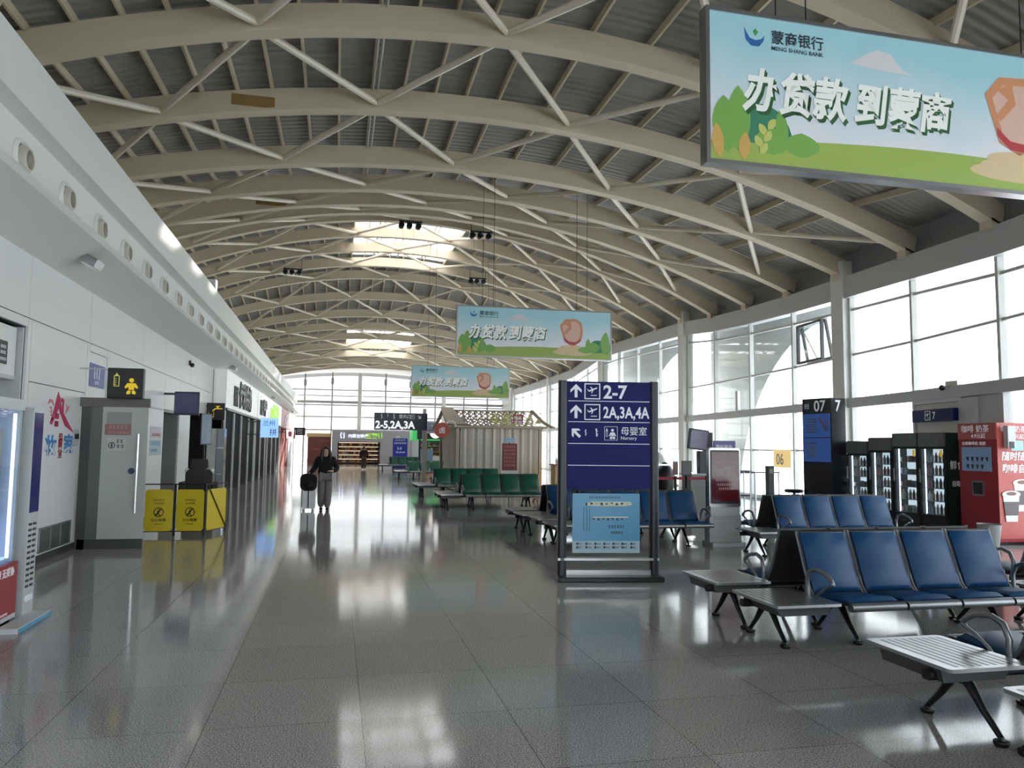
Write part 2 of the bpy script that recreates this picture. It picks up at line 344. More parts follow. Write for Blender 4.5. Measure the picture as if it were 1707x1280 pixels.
# ---- purlins over the ribs
px = [-5.9+.64*i for i in range(14)]+[3.1+1.05*i for i in range(11)]
for X in px:
    ks = [k for k in KS if XR(k) > X+.3]
    if len(ks) < 3: continue
    mb = MB(); pa = [((X, RY[k], ribz(k, X)+.45), (1, 0, 0), (0, 0, 1)) for k in ks]
    if .55 < X < 5.15:   # carried past the rooflights as trimmers all the same
        pass
    mb.sweep(pa, [(-.022, 0), (.022, 0), (.022, .15), (-.022, .15)])
    tag(mb.build('ceiling_purlin_beam', RIB), kind='structure')
# twin conduit near the crown
for dx in (0, .09):
    mb = MB(); mb.tube([(.52+dx, RY[k], ribz(k, .55)+.42) for k in range(-2, 7)], .02, 6); tag(mb.build('ceiling_conduit_trim', STRUT), kind='structure')
# ---- left side: panelled wall, openings, bulkhead
WX = -3.9
ops = [(5.2, 10.93, 3.11), (13.5, 14.48, 2.36), (19.1, 20.9, 2.42), (22.4, 25.9, 2.5)]
mb = MB(); y = -12
for a, b, h in ops+[(70, 70, 0)]:
    if a > y: mb.bb((WX-.25, y, 0), (WX-.035, a, 4.1))
    if h: mb.bb((WX-.25, a, h), (WX-.035, b, 4.1))
    y = b
mb.mat(1)
def panel(y0, y1, z0, z1): mb.bb((WX-.035, y0+.006, z0+.006), (WX, y1-.006, z1-.006))
vt = [-12, -9, -6, -3, 0, 2.6, 5.2, 8, 10.93, 13.45, 16.9, 19.05, 22.2, 25.95]
for a, b in zip(vt, vt[1:]): panel(a, b, 3.23, 4.1)
for a, b in zip(vt[:6], vt[1:7]): panel(a, b, .08, 2.42); panel(a, b, 2.42, 3.23)
panel(10.93, 11.05, .02, 3.23); panel(11.05, 13.36, .1, 2.42); panel(11.05, 13.36, 2.42, 3.23); panel(13.36, 13.5, .02, 3.23)
mb.bb((WX-.034, 13.5, 2.362), (WX-.018, 14.48, 3.1)); panel(13.5, 14.48, 3.1, 3.23); panel(14.48, 14.6, .02, 3.23); panel(14.6, 16.9, .08, 2.4); panel(14.6, 16.9, 2.4, 3.23); panel(16.9, 19.1, .08, 2.4); panel(16.9, 19.1, 2.4, 3.23)
panel(19.1, 20.9, 2.42, 3.23); panel(20.9, 22.4, .08, 2.42); panel(20.9, 22.4, 2.42, 3.23); panel(22.4, 25.95, 2.5, 3.23)
panel(25.95, 26.1, .05, 4.1); panel(5.2, 10.93, 3.11, 3.23)
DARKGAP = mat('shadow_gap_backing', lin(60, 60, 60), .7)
wl = tag(mb.build('wall_left', [DARKGAP, WHITE]), kind='structure')
# recess linings
mb = MB()
mb.bb((WX-.14, 5.2, 2.47), (WX-.1, 10.85, 3.08)); tag(mb.build('trim_2', WHITE), kind='structure')
mb = MB(); mb.bb((WX-.75, 5.2, 0), (WX-.7, 10.93, 3.11)); mb.bb((WX-.7, 10.88, 0), (WX-.04, 10.925, 3.1)); mb.bb((WX-.7, 5.2, 2.42), (WX-.1, 10.88, 2.47))
tag(mb.build('wall_left_recess', LGREY), kind='structure')
for n_, (a, b, h) in enumerate(ops[1:]):
    mb = MB(); mb.bb((WX-.75, a, 0), (WX-.7, b, h)); mb.bb((WX-.7, a+.002, 0), (WX-.036, a+.05, h)); mb.bb((WX-.7, b-.05, 0), (WX-.036, b-.002, h)); mb.bb((WX-.7, a+.05, h-.05), (WX-.036, b-.05, h-.002))
    tag(mb.build('wall_left_recess', GREY if n_ != 2 else BLACK), kind='structure')
# bulkhead ledge, one long run
prof = [(-3.98, 4.04), (-3.9, 4.04), (-3.22, 4.35), (-3.18, 4.39), (-3.2, 4.44), (-3.6, 4.45), (-3.6, 5.25), (-3.4, 5.28), (-3.4, 5.93), (-6.6, 5.95), (-6.6, 4.04)]
tag(MB().prism(prof, -12, 70, 'XZ').build('trim_1', WHITE2, bevel=0), kind='structure')
tag(MB().bb((-6.75, -12, 4), (-6.6, 70, 11.5)).build('wall_left_upper', WHITE2), kind='structure')
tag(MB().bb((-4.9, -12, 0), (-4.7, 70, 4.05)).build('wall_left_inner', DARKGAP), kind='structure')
mb = MB()
for X in [-3.9+1.35*i for i in range(9)]: mb.bb((X-.05, -12.1, 0), (X+.05, -11.98, 9.2))
for z in (.06, 2.9, 4.2, 5.6, 7.2): mb.bb((-6.6, -12.08, z-.05), (8, -12, z+.05))
wr = tag(mb.build('window_51', STRUT), kind='structure'); MB().bb((-4.6, -12.05, .1), (8, -12.03, 9.3)).build('pane', PGLASS, wr)  # unseen rear glazing, added to let daylight onto camera-facing surfaces
# ---- right facade
def fpt(Y, z, off=0): return Vector((FX(Y)+off, Y, z))
def fnorm(Y):
    d = Vector((FX(Y+.2)-FX(Y-.2), .4, 0)).normalized(); return Vector((d.y, -d.x, 0)), d
def run(mb, y0, y1, za, zb, w_, off=0, step=1.5):  # a box section following the facade
    ys = [y0]; q = y0
    while q < y1-1e-6: q = min(q+step, y1); ys.append(q)
    path = []
    for Y in ys:
        n_, d_ = fnorm(Y); zA = za(Y) if callable(za) else za; zB = zb(Y) if callable(zb) else zb
        o = fpt(Y, 0, off); path.append((o, n_, zA, zB))
    vs = []
    for o, n_, zA, zB in path: vs += [o-n_*w_/2+Vector((0, 0, zA)), o+n_*w_/2+Vector((0, 0, zA)), o+n_*w_/2+Vector((0, 0, zB)), o-n_*w_/2+Vector((0, 0, zB))]
    L = len(path); fs = [(i*4+k, i*4+(k+1) % 4, i*4+4+(k+1) % 4, i*4+4+k) for i in range(L-1) for k in range(4)]+[(0, 1, 2, 3), tuple(range(4*L-1, 4*L-5, -1))]
    mb.add(vs, fs)
BEAMB = lambda Y: FZ(Y)-.72
BEAMT = lambda Y: FZ(Y)-.14
Y0, Y1 = -11.8, 66.2
mb = MB(); run(mb, Y0, Y1, BEAMB, BEAMT, .36, 0); tag(mb.build('trim_3', LGREY), kind='structure')
mb = MB(); run(mb, Y0, Y1, BEAMT, lambda Y: FZ(Y)+.62, .06, .12); tag(mb.build('trim_4', GREY), kind='structure')
mb = MB(); run(mb, Y0, Y1, 2.78, 3.03, .22, -.05); tag(mb.build('trim_5', LGREY), kind='structure')
for k in (-5, -1, 3, 7, 11, 15, 19):
    Y = RY[k]; n_, d_ = fnorm(Y); X = FX(Y)
    tag(MB().bb((X-.26, Y-.25, 0), (X+.2, Y+.25, FZ(Y)+.3)).build('wall_right_column', WHITE2), kind='structure')
fb = list(range(-7, 19)); wn = 0
for k in fb:
    ya, yb = RY[k], RY[k+1]
    if k in (-5, -1, 3, 7, 11, 15): ya += .25
    if k+1 in (-1, 3, 7, 11, 15, 19): yb -= .25
    top = lambda Y: BEAMB(Y)+.02
    mb = MB()
    for Y in ([ya+.07] if k in (-5, -1, 3, 7, 11, 15) else [ya])+([yb-.07] if k+1 in (-1, 3, 7, 11, 15, 19) else []):
        n_, d_ = fnorm(Y); p = fpt(Y, 0); M = Matrix((n_, d_, (0, 0, 1))).transposed()
        h = BEAMB(Y); mb.box((p.x, p.y, h/2), (.14, .09, h), M=M)
    for z, th in ((.06, .12), (1.63, .05), (4.2, .06)): run(mb, ya, yb, z-th/2, z+th/2, .08, .02, 3)
    run(mb, ya, yb, lambda Y: BEAMB(Y)-.36, lambda Y: BEAMB(Y)-.29, .08, .02, 3)
    wn += 1
    wf = tag(mb.build('window_%d' % wn, STRUT), kind='structure')
    if k not in (1,):
        mb = MB(); run(mb, ya+.02, yb-.02, .1, top, .016, .03, 3); mb.build('pane', PGLASS, wf)
    else:
        mb = MB(); run(mb, ya+.02, yb-.02, 2.9, top, .016, .03, 3); mb.build('pane', PGLASS, wf)
# top-hung opening sash by the column
mb = MB(); Ya, Yb = 19.0, 20.95
sash = thing('opening_sash', 'dark framed top-hung window sash tilted open beside the white column', 'window', (FX(20.15)-.02, 20.12, 5.38), 0)
n_, d_ = fnorm(19.8); sash.rotation_euler = (0, 0, math.atan2(d_.y, d_.x))
tilt = Matrix.Rotation(math.radians(-10), 3, 'X')
mb = MB()
for a, b in (((-.72, 0), (.72, 0)), ((-.72, -1.1), (.72, -1.1)), ((-.72, 0), (-.72, -1.1)), ((.72, 0), (.72, -1.1))):
    mb.bar(tilt @ Vector((a[0], -.09, a[1])), tilt @ Vector((b[0], -.09, b[1])), .07, .07)
mb.build('sash_frame', GRN, sash); MB().add([tilt @ Vector(p) for p in ((-.7, -.09, 0), (.7, -.09, 0), (.7, -.09, -1.08), (-.7, -.09, -1.08), (-.7, -.1, 0), (.7, -.1, 0), (.7, -.1, -1.08), (-.7, -.1, -1.08))], [(0, 1, 2, 3), (7, 6, 5, 4), (0, 4, 5, 1), (2, 6, 7, 3), (0, 3, 7, 4), (1, 5, 6, 2)]).build('pane', PGLASS, sash)
MB().tube([(.35, .02, -.2), tilt @ Vector((.1, -.08, -1.05))], .02, 6).build('stay_arm', STRUT, sash)
MB().bb((-.76, -.02, -1.13), (.76, .07, -1.06)).bb((-.76, -.02, -.02), (.76, .07, .05)).bb((-.76, -.02, -1.06), (-.69, .07, -.02)).bb((.69, -.02, -1.06), (.76, .07, -.02)).build('outer_frame', GRN, sash)
# ---- end wall glazing
EY = 70
mb = MB(); zt = lambda X: 7.55-.0105*(X-2.2)**2
for X in (-5.2, -2.8, -.45, 4.25, 6.5, 8.75, 11.4, 13.6): mb.bb((X-.065, EY-.06, 0), (X+.065, EY+.06, zt(X)+.6))
for z, h in ((4.1, .11), (2.95, .12), (5.15, .11), (6.5, .1)): mb.bb((-6.5, EY-.05, z-h/2), (15.3, EY+.05, z+h/2))
mb.bb((-6.5, EY-.25, 5.3), (15.3, EY+.1, 5.52))
we = tag(mb.build('window_50', MGREY), kind='structure')
pl = [(-6.5, .05), (15.3, .05)]+[(15.3-21.8*i/16, zt(15.3-21.8*i/16)+.55) for i in range(17)]
MB().prism(pl, EY-.01, EY+.01).build('pane', TGLASS, we)
for X in (1.95, 9.5): tag(MB().bb((X-.17, EY-.3, 0), (X+.17, EY, zt(X)+.4)).build('wall_far_column', WHITE2), kind='structure')
# deck from the last rib to the end glazing
mb = MB(); xs = [-6.6+22.8*i/20 for i in range(21)]
for x0, x1 in zip(xs, xs[1:]):
    q = [(x, y, (ribz(19, min(x, 15))+.6 if y < 67 else zt(x)+.55)) for x, y in ((x0, 66.2), (x1, 66.2), (x1, 73.5), (x0, 73.5))]
    mb.add(q+[(a, b, c+.12) for a, b, c in q], [(0, 1, 2, 3), (7, 6, 5, 4), (0, 4, 5, 1), (1, 5, 6, 2), (2, 6, 7, 3), (3, 7, 4, 0)])
tag(mb.build('ceiling_end', DECK), kind='structure')
tag(MB().bb((15.0, 66.2, 0), (15.35, 70.2, 7.4)).build('wall_far_corner', WHITE2), kind='structure')
mb = MB()
for X in (-2.8, -.45, 1.95, 4.25, 6.5, 8.75): mb.bb((X-.12, EY+.15, zt(X)-.45), (X+.12, EY+.5, zt(X)+.1))
mb.bb((-6, EY+.3, 5.95), (15, EY+.42, 6.03)); tag(mb.build('trim_6', WHITE2), kind='structure')
# ---- outside: apron, curved wing walls, far haze line
APR = mat('pale_concrete_apron', lin(226, 228, 228), .85, noise=.06, nscale=.2)
g = MB(); g.bb((-400, -60, -.5), (900, 1500, -.22)); tag(g.build('floor_exterior_apron', APR), kind='structure')
SHELL = mat('ribbed_white_cladding', lin(244, 245, 246), .5)
def shell(yn, L, zt_, far, X0=1.5, th=.6):
    # cladding wall outside with a quarter-round opening cut from its near lower corner
    n = 16; out = [(yn+L*math.sin(PI/2*i/n), zt_-L+L*math.cos(PI/2*i/n)) for i in range(n+1)]+[(yn+L, -.3)]
    top = [(far-(far-yn)*(1-i/(n+1))**1, 0) for i in range(n+2)]
    mb = MB(); vs = []
    for (Y, z), t in zip(out, [i/(n+1) for i in range(n+2)]):
        Yb = far if z < zt_-.01 else far
        for X in (X0, X0+th): vs.append(fnorm(Y)[0]*X+fpt(Y, z))
        zq = 7.4-(7.7)*t
        for X in (X0, X0+th): vs.append(fnorm(Y)[0]*X+fpt(Y, 7.4) if t < .02 else fnorm(yn+(far-yn)*t)[0]*X+fpt(yn+(far-yn)*t, 7.4))
    m = len(out); fs = []
    for i in range(m-1):
        a, b = 4*i, 4*i+4
        fs += [(a, b, b+2, a+2), (a+1, a+3, b+3, b+1), (a, a+1, b+1, b), (a+2, b+2, b+3, a+3)]
    fs += [(0, 2, 3, 1)]
    a = 4*(m-1); e = fnorm(far)[0]; k = len(vs); vs += [e*X0+fpt(far, -.3), e*(X0+th)+fpt(far, -.3)]
    fs += [(a, k, a+2), (a+1, a+3, k+1), (a, a+1, k+1, k), (a+2, k, k+1, a+3)]
    return mb.add(vs, fs)
tag(shell(21.5, 7, 5.9, 31).build('exterior_wall_shell', SHELL), kind='structure')
tag(shell(33.5, 7, 6.4, 43).build('exterior_wall_shell', SHELL), kind='structure')
# ================================================================ seating
def make_bench(name, vinyl, left=True, right=False, seats=4):
    # local: seats along +x from x=0, sitter faces -y; beam at y=0
    P = .535; r = thing(name, 'x', 'bench')
    x0 = -.66 if left else -.04; x1 = seats*P+(.64 if right else .06)
    MB().rbox(((x0+x1)/2, 0, .325), (x1-x0, .075, .06), .015, 2, axis='X').build('beam', DKMET, r, smooth=35)
    prof_s = [(-.55, .372), (-.546, .392), (-.525, .398), (-.5, .396), (-.3, .372), (-.08, .362), (.0, .40), (.06, .55), (.13, .74), (.2, .90), (.215, .905)]
    def strip(mb, pr, xa, xb, th, crown=0):
        vs = []
        n = len(pr)
        for X, c in ((xa, 0), (xa+.04, crown), ((xa+xb)/2, crown*1.15), (xb-.04, crown), (xb, 0)):
            for i, (y, z) in enumerate(pr):
                t = (pr[min(i+1, n-1)][0]-pr[max(i-1, 0)][0], pr[min(i+1, n-1)][1]-pr[max(i-1, 0)][1]); l = math.hypot(*t) or 1
                e = min(1, min(i, n-1-i)/1.0)
                nx, nz = -t[1]/l, t[0]/l
                vs.append((X, y+nx*c*e, z+nz*c*e))
        base = len(vs)
        for X in (xa, xb):
            for i, (y, z) in enumerate(pr):
                t = (pr[min(i+1, n-1)][0]-pr[max(i-1, 0)][0], pr[min(i+1, n-1)][1]-pr[max(i-1, 0)][1]); l = math.hypot(*t) or 1
                vs.append((X, y+t[1]/l*th, z-t[0]/l*th))
        fs = [(c*n+i, c*n+i+1, (c+1)*n+i+1, (c+1)*n+i) for c in range(4) for i in range(n-1)]
        fs += [(base+i, base+n+i, base+n+i+1, base+i+1) for i in range(n-1)]
        fs += [(i, base+i, base+i+1, i+1) for i in range(n-1)]+[(4*n+i, 4*n+i+1, base+n+i+1, base+n+i) for i in range(n-1)]
        fs += [(0, n, 2*n, 3*n, 4*n, base+n, base), (n-1, base+n-1, base+2*n-1, 5*n-1, 4*n-1, 3*n-1, 2*n-1)]
        mb.add(vs, fs)
    for i in range(seats):
        a = i*P+.012; b = (i+1)*P-.012
        m = MB(); strip(m, prof_s, a, b, .022)
        sh = m.build('seat_shell', SLATE, r, smooth=40); MB().tube([(a, -.545, .366), (b, -.545, .366)], .036, 12).build('front_rail', ALU, sh, smooth=40)
        m = MB(); strip(m, [(-.49, .404), (-.46, .41), (-.3, .388), (-.09, .378), (-.045, .385)], a+.02, b-.02, .02, .022); m.build('seat', vinyl, r, smooth=50)
        m = MB(); strip(m, [(-.02, .40), (-.005, .43), (.05, .56), (.118, .74), (.175, .88), (.185, .895)], a+.02, b-.02, .02, .026); m.build('backrest', vinyl, r, smooth=50)
        for X in (a+.004, b-.004):
            MB().tube([(X, -.06, .34), (X, .02, .43), (X, .085, .57), (X, .155, .76), (X, .215, .905)], .014, 6).build('back_frame', ALU, r, smooth=50)
    def tbl(xa, xb):
        m = MB(); m.rbox(((xa+xb)/2, -.18, .392), (xb-xa, .74, .022), .03, 3, axis='Z')
        t = m.build('side_table', STEEL, r, smooth=30)
        MB().prism([(xa+.05, .37), (xb-.03, .37), (xb-.05, .295), (xa+.1, .295)], -.44, .08).build('table_apron', GRN, t)
        m = MB()
        for k in range(9): m.bb((xa+.05+k*(xb-xa-.1)/9, -.5, .4025), (xa+.05+(k+.45)*(xb-xa-.1)/9, .14, .4045))
        m.build('perforation_slat', ALU, t)
    if left: tbl(-.66, -.06)
    if right: tbl(seats*P+.06, seats*P+.64)
    def leg(X):
        m = MB()
        for s in (-1, 1):
            m.tube([(X, s*.02, .31), (X, s*.075, .265), (X, s*.17, .15), (X, s*.275, .045)], .03, 8, rs=[.034, .03, .022, .017])
        m.box((X, 0, .3), (.09, .1, .05))
        l = m.build('leg', DKMET, r, smooth=50)
        for s in (-1, 1):
            MB().lathe([(.015, .05), (.02, .03), (.042, .028), (.044, .016), (.036, .0)], 12, (X, s*.28, 0)).build('foot', BLACK, l, smooth=40)
    for X in ([-.42] if left else [])+[.27, P*2.9+.25]+([seats*P+.4] if right else []): leg(X)
    def arm(X):
        pts = [(X, -.02, .37), (X, -.01, .50), (X, -.05, .585), (X, -.14, .615), (X, -.27, .595), (X, -.355, .55), (X, -.372, .52), (X, -.345, .50), (X, -.27, .47), (X, -.17, .41), (X, -.13, .37)]
        q = [Vector(p) for p in pts]; o = []
        for i in range(len(q)-1):
            for t in (0, .5): o.append(q[i].lerp(q[i+1], t))
        o.append(q[-1])
        MB().tube(o, .017, 8, rs=[.02]*6+[.018]*6+[.02]*2+[.012]*7).build('armrest', ALU, r, smooth=60)
    arm(-.025); arm(seats*P+.025)
    return r
def put_bench(proto, x, y, face, label, group, used=[]):
    if proto.name in used: o = copy_tree(proto)
    else: o = proto; used.append(proto.name)
    o.location = (x, y, 0) if face == 0 else (x, y, 0); o.rotation_euler = (0, 0, face); o['label'] = label; o['group'] = group; return o
BB = make_bench('airport_bench', BLUEV, True, False); BR = make_bench('airport_bench', BLUEV, False, True); BN = make_bench('airport_bench', BLUEV, False, False)
GB = make_bench('airport_bench', GREENV, True, False); GR = make_bench('airport_bench', GREENV, False, True)
gb, gg = 'blue waiting benches', 'green waiting benches'
L4 = 4*.535; XB = 4.13
def F(x, y, proto, label, g): return put_bench(proto, x, y, 0, label, g)         # faces the camera
def B(x, y, proto, label, g): return put_bench(proto, x+L4, y, PI, label, g)     # faces away
F(XB, 6.17, BB, 'blue four-seat bench facing us in the nearest full row, steel table at its left', gb)
B(XB, 6.86, BR, 'blue bench facing away, back to back behind the nearest full blue row', gb)
B(XB-.02, 4.03, BR, 'near blue bench cut by the picture edge, its slatted steel side table catching sunlight', gb)
F(XB+.02, 3.33, BB, 'blue bench at the bottom right corner showing only a table corner and a foot', gb)
F(7.06, 6.17, BB, 'blue bench at the picture edge, continuing the nearest full row beyond its right arm', gb)
B(7.06, 6.86, BN, 'blue bench facing away at the right edge, in front of the red coffee machine', gb)
F(XB-.04, 12.5, BB, 'blue bench facing us right behind the tall navy direction sign', gb)
B(XB-.04, 13.19, BR, 'blue bench facing away, back to back with the one behind the navy direction sign', gb)
F(XB-.1, 14.42, BB, 'blue bench left of the navy sign, between it and the green benches', gb)
B(XB-.1, 15.11, BR, 'blue bench facing away with its backs in front of the belt posts', gb)
F(6.92, 11.13, BB, 'blue bench facing us in front of the gate pillar marked 07', gb)
B(6.92, 11.82, BN, 'blue bench facing away, back to back with the one before the gate pillar 07', gb)
F(3.3, 20.3, GB, 'nearest green bench, facing us just beyond the tall navy direction sign', gg)
B(3.3, 20.99, GR, 'green bench facing away, back to back with the nearest green row', gg)
F(3.2, 25.2, GB, 'green bench facing us just in front of the cream curtain kiosk', gg)
B(3.2, 25.89, GR, 'green bench facing away, close against the cream curtain kiosk', gg)
F(6.2, 20.6, GB, 'green bench right of the nearest green row, half hidden by the navy direction sign', gg)
F(3.5, 38.2, GB, 'green bench left of the cream curtain kiosk, below the hanging gate sign', gg)
B(3.5, 38.89, GR, 'green bench facing away, back to back with the row below the hanging gate sign', gg)
F(6.1, 38.2, GR, 'green bench behind the left side of the cream curtain kiosk', gg)
F(3.4, 50.5, GB, 'farthest green bench, in front of the small blue information board', gg)
B(3.4, 51.19, GR, 'farthest green bench facing away, before the grey far shop wall', gg)
# ================================================================ left wall things
RW = PI/2
def onwall(name, label, cat, Y, z, dx=0, group=None): return thing(name, label, cat, (WX+dx, Y, z), RW, group)
# nozzles
NZ = mat('nozzle_plastic', lin(190, 184, 172), .4); NZD = mat('nozzle_dark_inside', lin(92, 84, 74), .6)
nz = thing('air_nozzle', 'round white air nozzle in the row along the left bulkhead', 'air nozzle', (-3.598, 5.12, 4.86), RW, 'air nozzles along the bulkhead')
MB().lathe([(.215, 0), (.215, -.02), (.19, -.05), (.165, -.03), (.16, -.01)], 24, axis='Y', closed=False).build('ring', WHITE2, nz, smooth=50)
MB().lathe([(.165, -.02), (.15, -.075), (.125, -.10), (.108, -.10), (.10, -.02)], 24, (.03, 0, -.01), axis='Y', closed=False).build('nozzle_barrel', NZ, nz, smooth=50)
MB().lathe([(.165, -.012), (.11, -.03), (.01, -.03)], 20, (.02, 0, -.01), axis='Y').build('throat', NZD, nz, smooth=50)
for i in range(1, 42):
    c = copy_tree(nz); c.location = (-3.598, 5.12+1.47*i, 4.86)
# floodlights below the ledge
LAMP = mat('lamp_lens', lin(200, 202, 202), .3, emit=.1)
fl = None
for i, (Y, lb) in enumerate(((11.7, 'grey box floodlight under the ledge, nearest one'), (27.1, 'grey box floodlight under the ledge, above the first shop sign'), (43.9, 'grey box floodlight under the ledge, above the green lettered shop'), (62.8, 'grey box floodlight under the ledge, farthest and smallest one'))):
    if fl is None:
        fl = thing('flood_light', lb, 'light', (-3.42, Y, 4.20), RW, 'floodlights below the bulkhead ledge')
        M_ = Matrix.Rotation(math.radians(25), 3, 'X')
        MB().rbox((0, 0, -.03), (.34, .2, .12), .03, 3, M=M_).build('housing', STEEL, fl, smooth=40)
        MB().box(M_ @ Vector((0, 0, -.095)), (.28, .15, .012), M=M_).build('lens', LAMP, fl)
        MB().bb((-.16, .02, 0), (-.14, .05, .14)).bb((.14, .02, 0), (.16, .05, .14)).build('bracket', DKMET, fl)
    else:
        c = copy_tree(fl); c.location = (-3.42, Y, 4.20); c['label'] = lb
# wall items
MAG = mat('magenta_vinyl', lin(186, 40, 92), .4); CYB = mat('bright_blue_vinyl', lin(50, 130, 196), .4); WINE = mat('wine_vinyl', lin(150, 26, 64), .4); PINK = mat('pink_vinyl', lin(206, 122, 134), .4)
t = onwall('toilet_sign', 'small black plate with white symbols high on the recessed panel at far left', 'sign', 10.36, 2.73, -.095)
MB().bb((-.2, -.012, -.14), (.2, 0, .14)).build('plate', BLACK, t)
m = MB(); m.lathe([(.03, -.002), (.03, 0)], 12, (-.12, -.013, .06), 'Y'); m.prism([(-.15, .03), (-.09, .03), (-.1, -.02), (-.14, -.02)], -.015, -.012); m.lathe([(.03, -.002), (.03, 0)], 12, (-.12, -.013, -.07), 'Y'); dashes(m, 0, .17, .05, .035, -.014, -.012, 1); dashes(m, 0, .17, -.02, .035, -.014, -.012, 2); dashes(m, 0, .17, -.1, .035, -.014, -.012, 3); m.build('symbol_print', SIGNW, t)
t = onwall('nursery_wall_sign', 'blue plate with white script beside the baby sign, on the wall above the door', 'sign', 13.97, 2.74, -.03)
MB().bb((-.42, -.02, -.19), (.42, 0, .19)).build('plate', mat('mid_blue_plate', lin(54, 76, 150), .4), t)
m = MB()
for j in range(3): squig(m, -.16+j*.13, -.06, .2, -.023, -.02, 20+j)
dashes(m, -.12, .12, -.14, .05, -.023, -.02, 5); m.build('script_print', SIGNW, t)
t = onwall('wall_mural', 'magenta house outline with blue and red characters stuck on the white wall', 'wall decal', 12.38, 1.9, .001)
y0, y1 = -.006, 0; m = MB()
m.prism([(-.23, .46), (-.17, .24), (-.42, -.02), (-.5, .0), (-.4, .14)], y0, y1); m.prism([(-.23, .46), (-.15, .38), (-.04, .2), (-.12, .16), (-.17, .24)], y0, y1)
m.prism([(-.04, .2), (.3, .0), (.12, -.02), (-.12, .16)], y0, y1); m.prism([(.3, .0), (.52, -.12), (.28, -.06), (.12, -.02)], y0, y1); m.prism([(-.1, .38), (.02, .36), (.02, .17), (-.04, .2), (-.04, .31), (-.1, .33)], y0, y1)
m.bb((-.30, y0, .07), (-.16, y1, .15)); m.mat(1); m.bb((-.31, y0, -.04), (-.24, y1, .04)); m.bb((-.23, y0, -.04), (-.17, y1, .04)); m.mat(2)
m.prism([(-.62, .26), (-.55, .34), (-.44, .33), (-.38, .25), (-.46, .29), (-.54, .29)], y0, y1)
for k in range(4): m.prism([(-.56+.03*k, .22-.05*k), (-.46+.02*k, .24-.05*k), (-.46+.02*k, .19-.05*k)], y0, y1)
m.prism([(.12, .3), (.17, .25), (.27, .29), (.2, .21), (.1, .16), (.15, .23)], y0, y1)
m.build('house_print', [MAG, WINE, PINK], t)
txt('妆', .30, CYB, t, (-.64, -.002, -.42), bold=.03, sx=1.5); txt('家', .30, CYB, t, (.1, -.002, -.40), bold=.03, sx=1.5)
for k_, q_ in enumerate('温馨室'): txt(q_, .13, RED, t, (-.12, -.003, -.24-.12*k_), bold=.02, sx=1.4)
t = onwall('card_reader', 'small grey wall intercom beside the glass nursery door', 'intercom', 12.97, 1.71, 0)
MB().rbox((0, -.015, 0), (.22, .03, .25), .02).build('case', LGREY, t); MB().bb((-.1, -.033, -.02), (.1, -.03, .06)).build('screen', BLACK, t)
t = onwall('air_vent', 'grey louvred vent low in the white wall', 'vent', 12.33, .3, 0)
MB().bb((-.61, -.012, -.155), (.61, 0, .155)).build('back_panel', GRN, t)
m = MB()
for k in range(14): m.box((0, -.014, -.14+k*.0215), (1.2, .012, .007))
for X in (-.2, .2): m.box((X, -.018, 0), (.012, .012, .3))
m.build('louvre_slat', STEEL, t)
MB().box((0, -.012, .16), (1.26, .02, .02)).box((0, -.012, -.16), (1.26, .02, .02)).box((-.62, -.012, 0), (.02, .02, .32)).box((.62, -.012, 0), (.02, .02, .32)).build('frame', STEEL, t)
t = onwall('wall_poster', 'paper notices in two sheets on the white wall past the glass door', 'poster', 18.4, 1.69, 0)
MB().bb((-.55, -.006, .05), (.55, 0, .31)).mat(1).bb((-.55, -.006, -.32), (.55, 0, .03)).build('sheet', [mat('pale_violet_paper', lin(206, 196, 204), .6), mat('pale_green_paper', lin(176, 198, 196), .6)], t)
m = MB(); dashes(m, -.4, .4, .1, .06, -.009, -.006, 8); m.build('red_print', RED, t); m = MB(); dashes(m, -.45, .4, -.1, .09, -.009, -.006, 9); dashes(m, -.45, .2, -.24, .06, -.009, -.006, 10); m.build('blue_print', CYB, t)
t = onwall('dome_camera', 'tiny black camera high on the white wall panel', 'camera', 21.9, 3.73, 0)
MB().bb((-.05, -.05, 0), (.05, 0, .12)).build('mount', BLACK, t); MB().ball((0, -.08, 0), .06).build('dome', BLACK, t, smooth=60)
t = thing('wall_speaker', 'small white box speaker on the top edge of the bulkhead', 'speaker', (-3.5, 22.6, 5.93), RW)
MB().rbox((0, 0, .14), (.36, .2, .28), .03).build('case', WHITE2, t, smooth=40); MB().bb((-.15, -.103, .03), (.15, -.1, .25)).build('grille', LGREY, t)
# glass nursery door, swung open square to the wall
t = thing('glass_door', 'open frosted glass door with notices and a long steel handle', 'door', (-3.84, 13.16, 0))
MB().bb((0, -.012, .15), (.93, .012, 2.2)).build('glass_panel', FROST, t)
MB().bb((0, -.03, .0), (.93, .03, .15)).build('bottom_rail', GRN, t); MB().bb((-.06, -.03, 2.2), (.95, .03, 2.34)).build('top_rail', mat('taupe_rail', lin(104, 101, 98), .4), t); MB().bb((.10, -.0135, .15), (.27, .0135, 2.2)).build('doorway_dark_strip', mat('painted_doorway_dark', lin(96, 104, 100), .3), t); MB().bb((-.03, -.03, 0), (.10, .03, 2.2)).build('hinge_stile', GRN, t)  # darker strip paints the dim doorway behind the frosted glass onto the leaf
m = MB(); m.tube([(.81, -.07, .55), (.81, -.07, 1.78)], .019, 10)
for z in (.7, 1.62): m.tube([(.81, -.07, z), (.81, -.01, z)], .012, 8)
m.build('handle', CHROME, t, smooth=50)
m = MB(); m.bb((.33, -.016, 1.93), (.69, -.013, 2.12)); m.mat(1).bb((.31, -.016, 1.76), (.69, -.013, 1.93)); m.mat(2).bb((.36, -.016, 1.52), (.62, -.013, 1.72)).mat(3)
m.lathe([(.05, -.002), (.05, 0)], 14, (.72, -.014, 1.2), 'Y'); m.bb((.67, -.017, 1.19), (.77, -.014, 1.21))
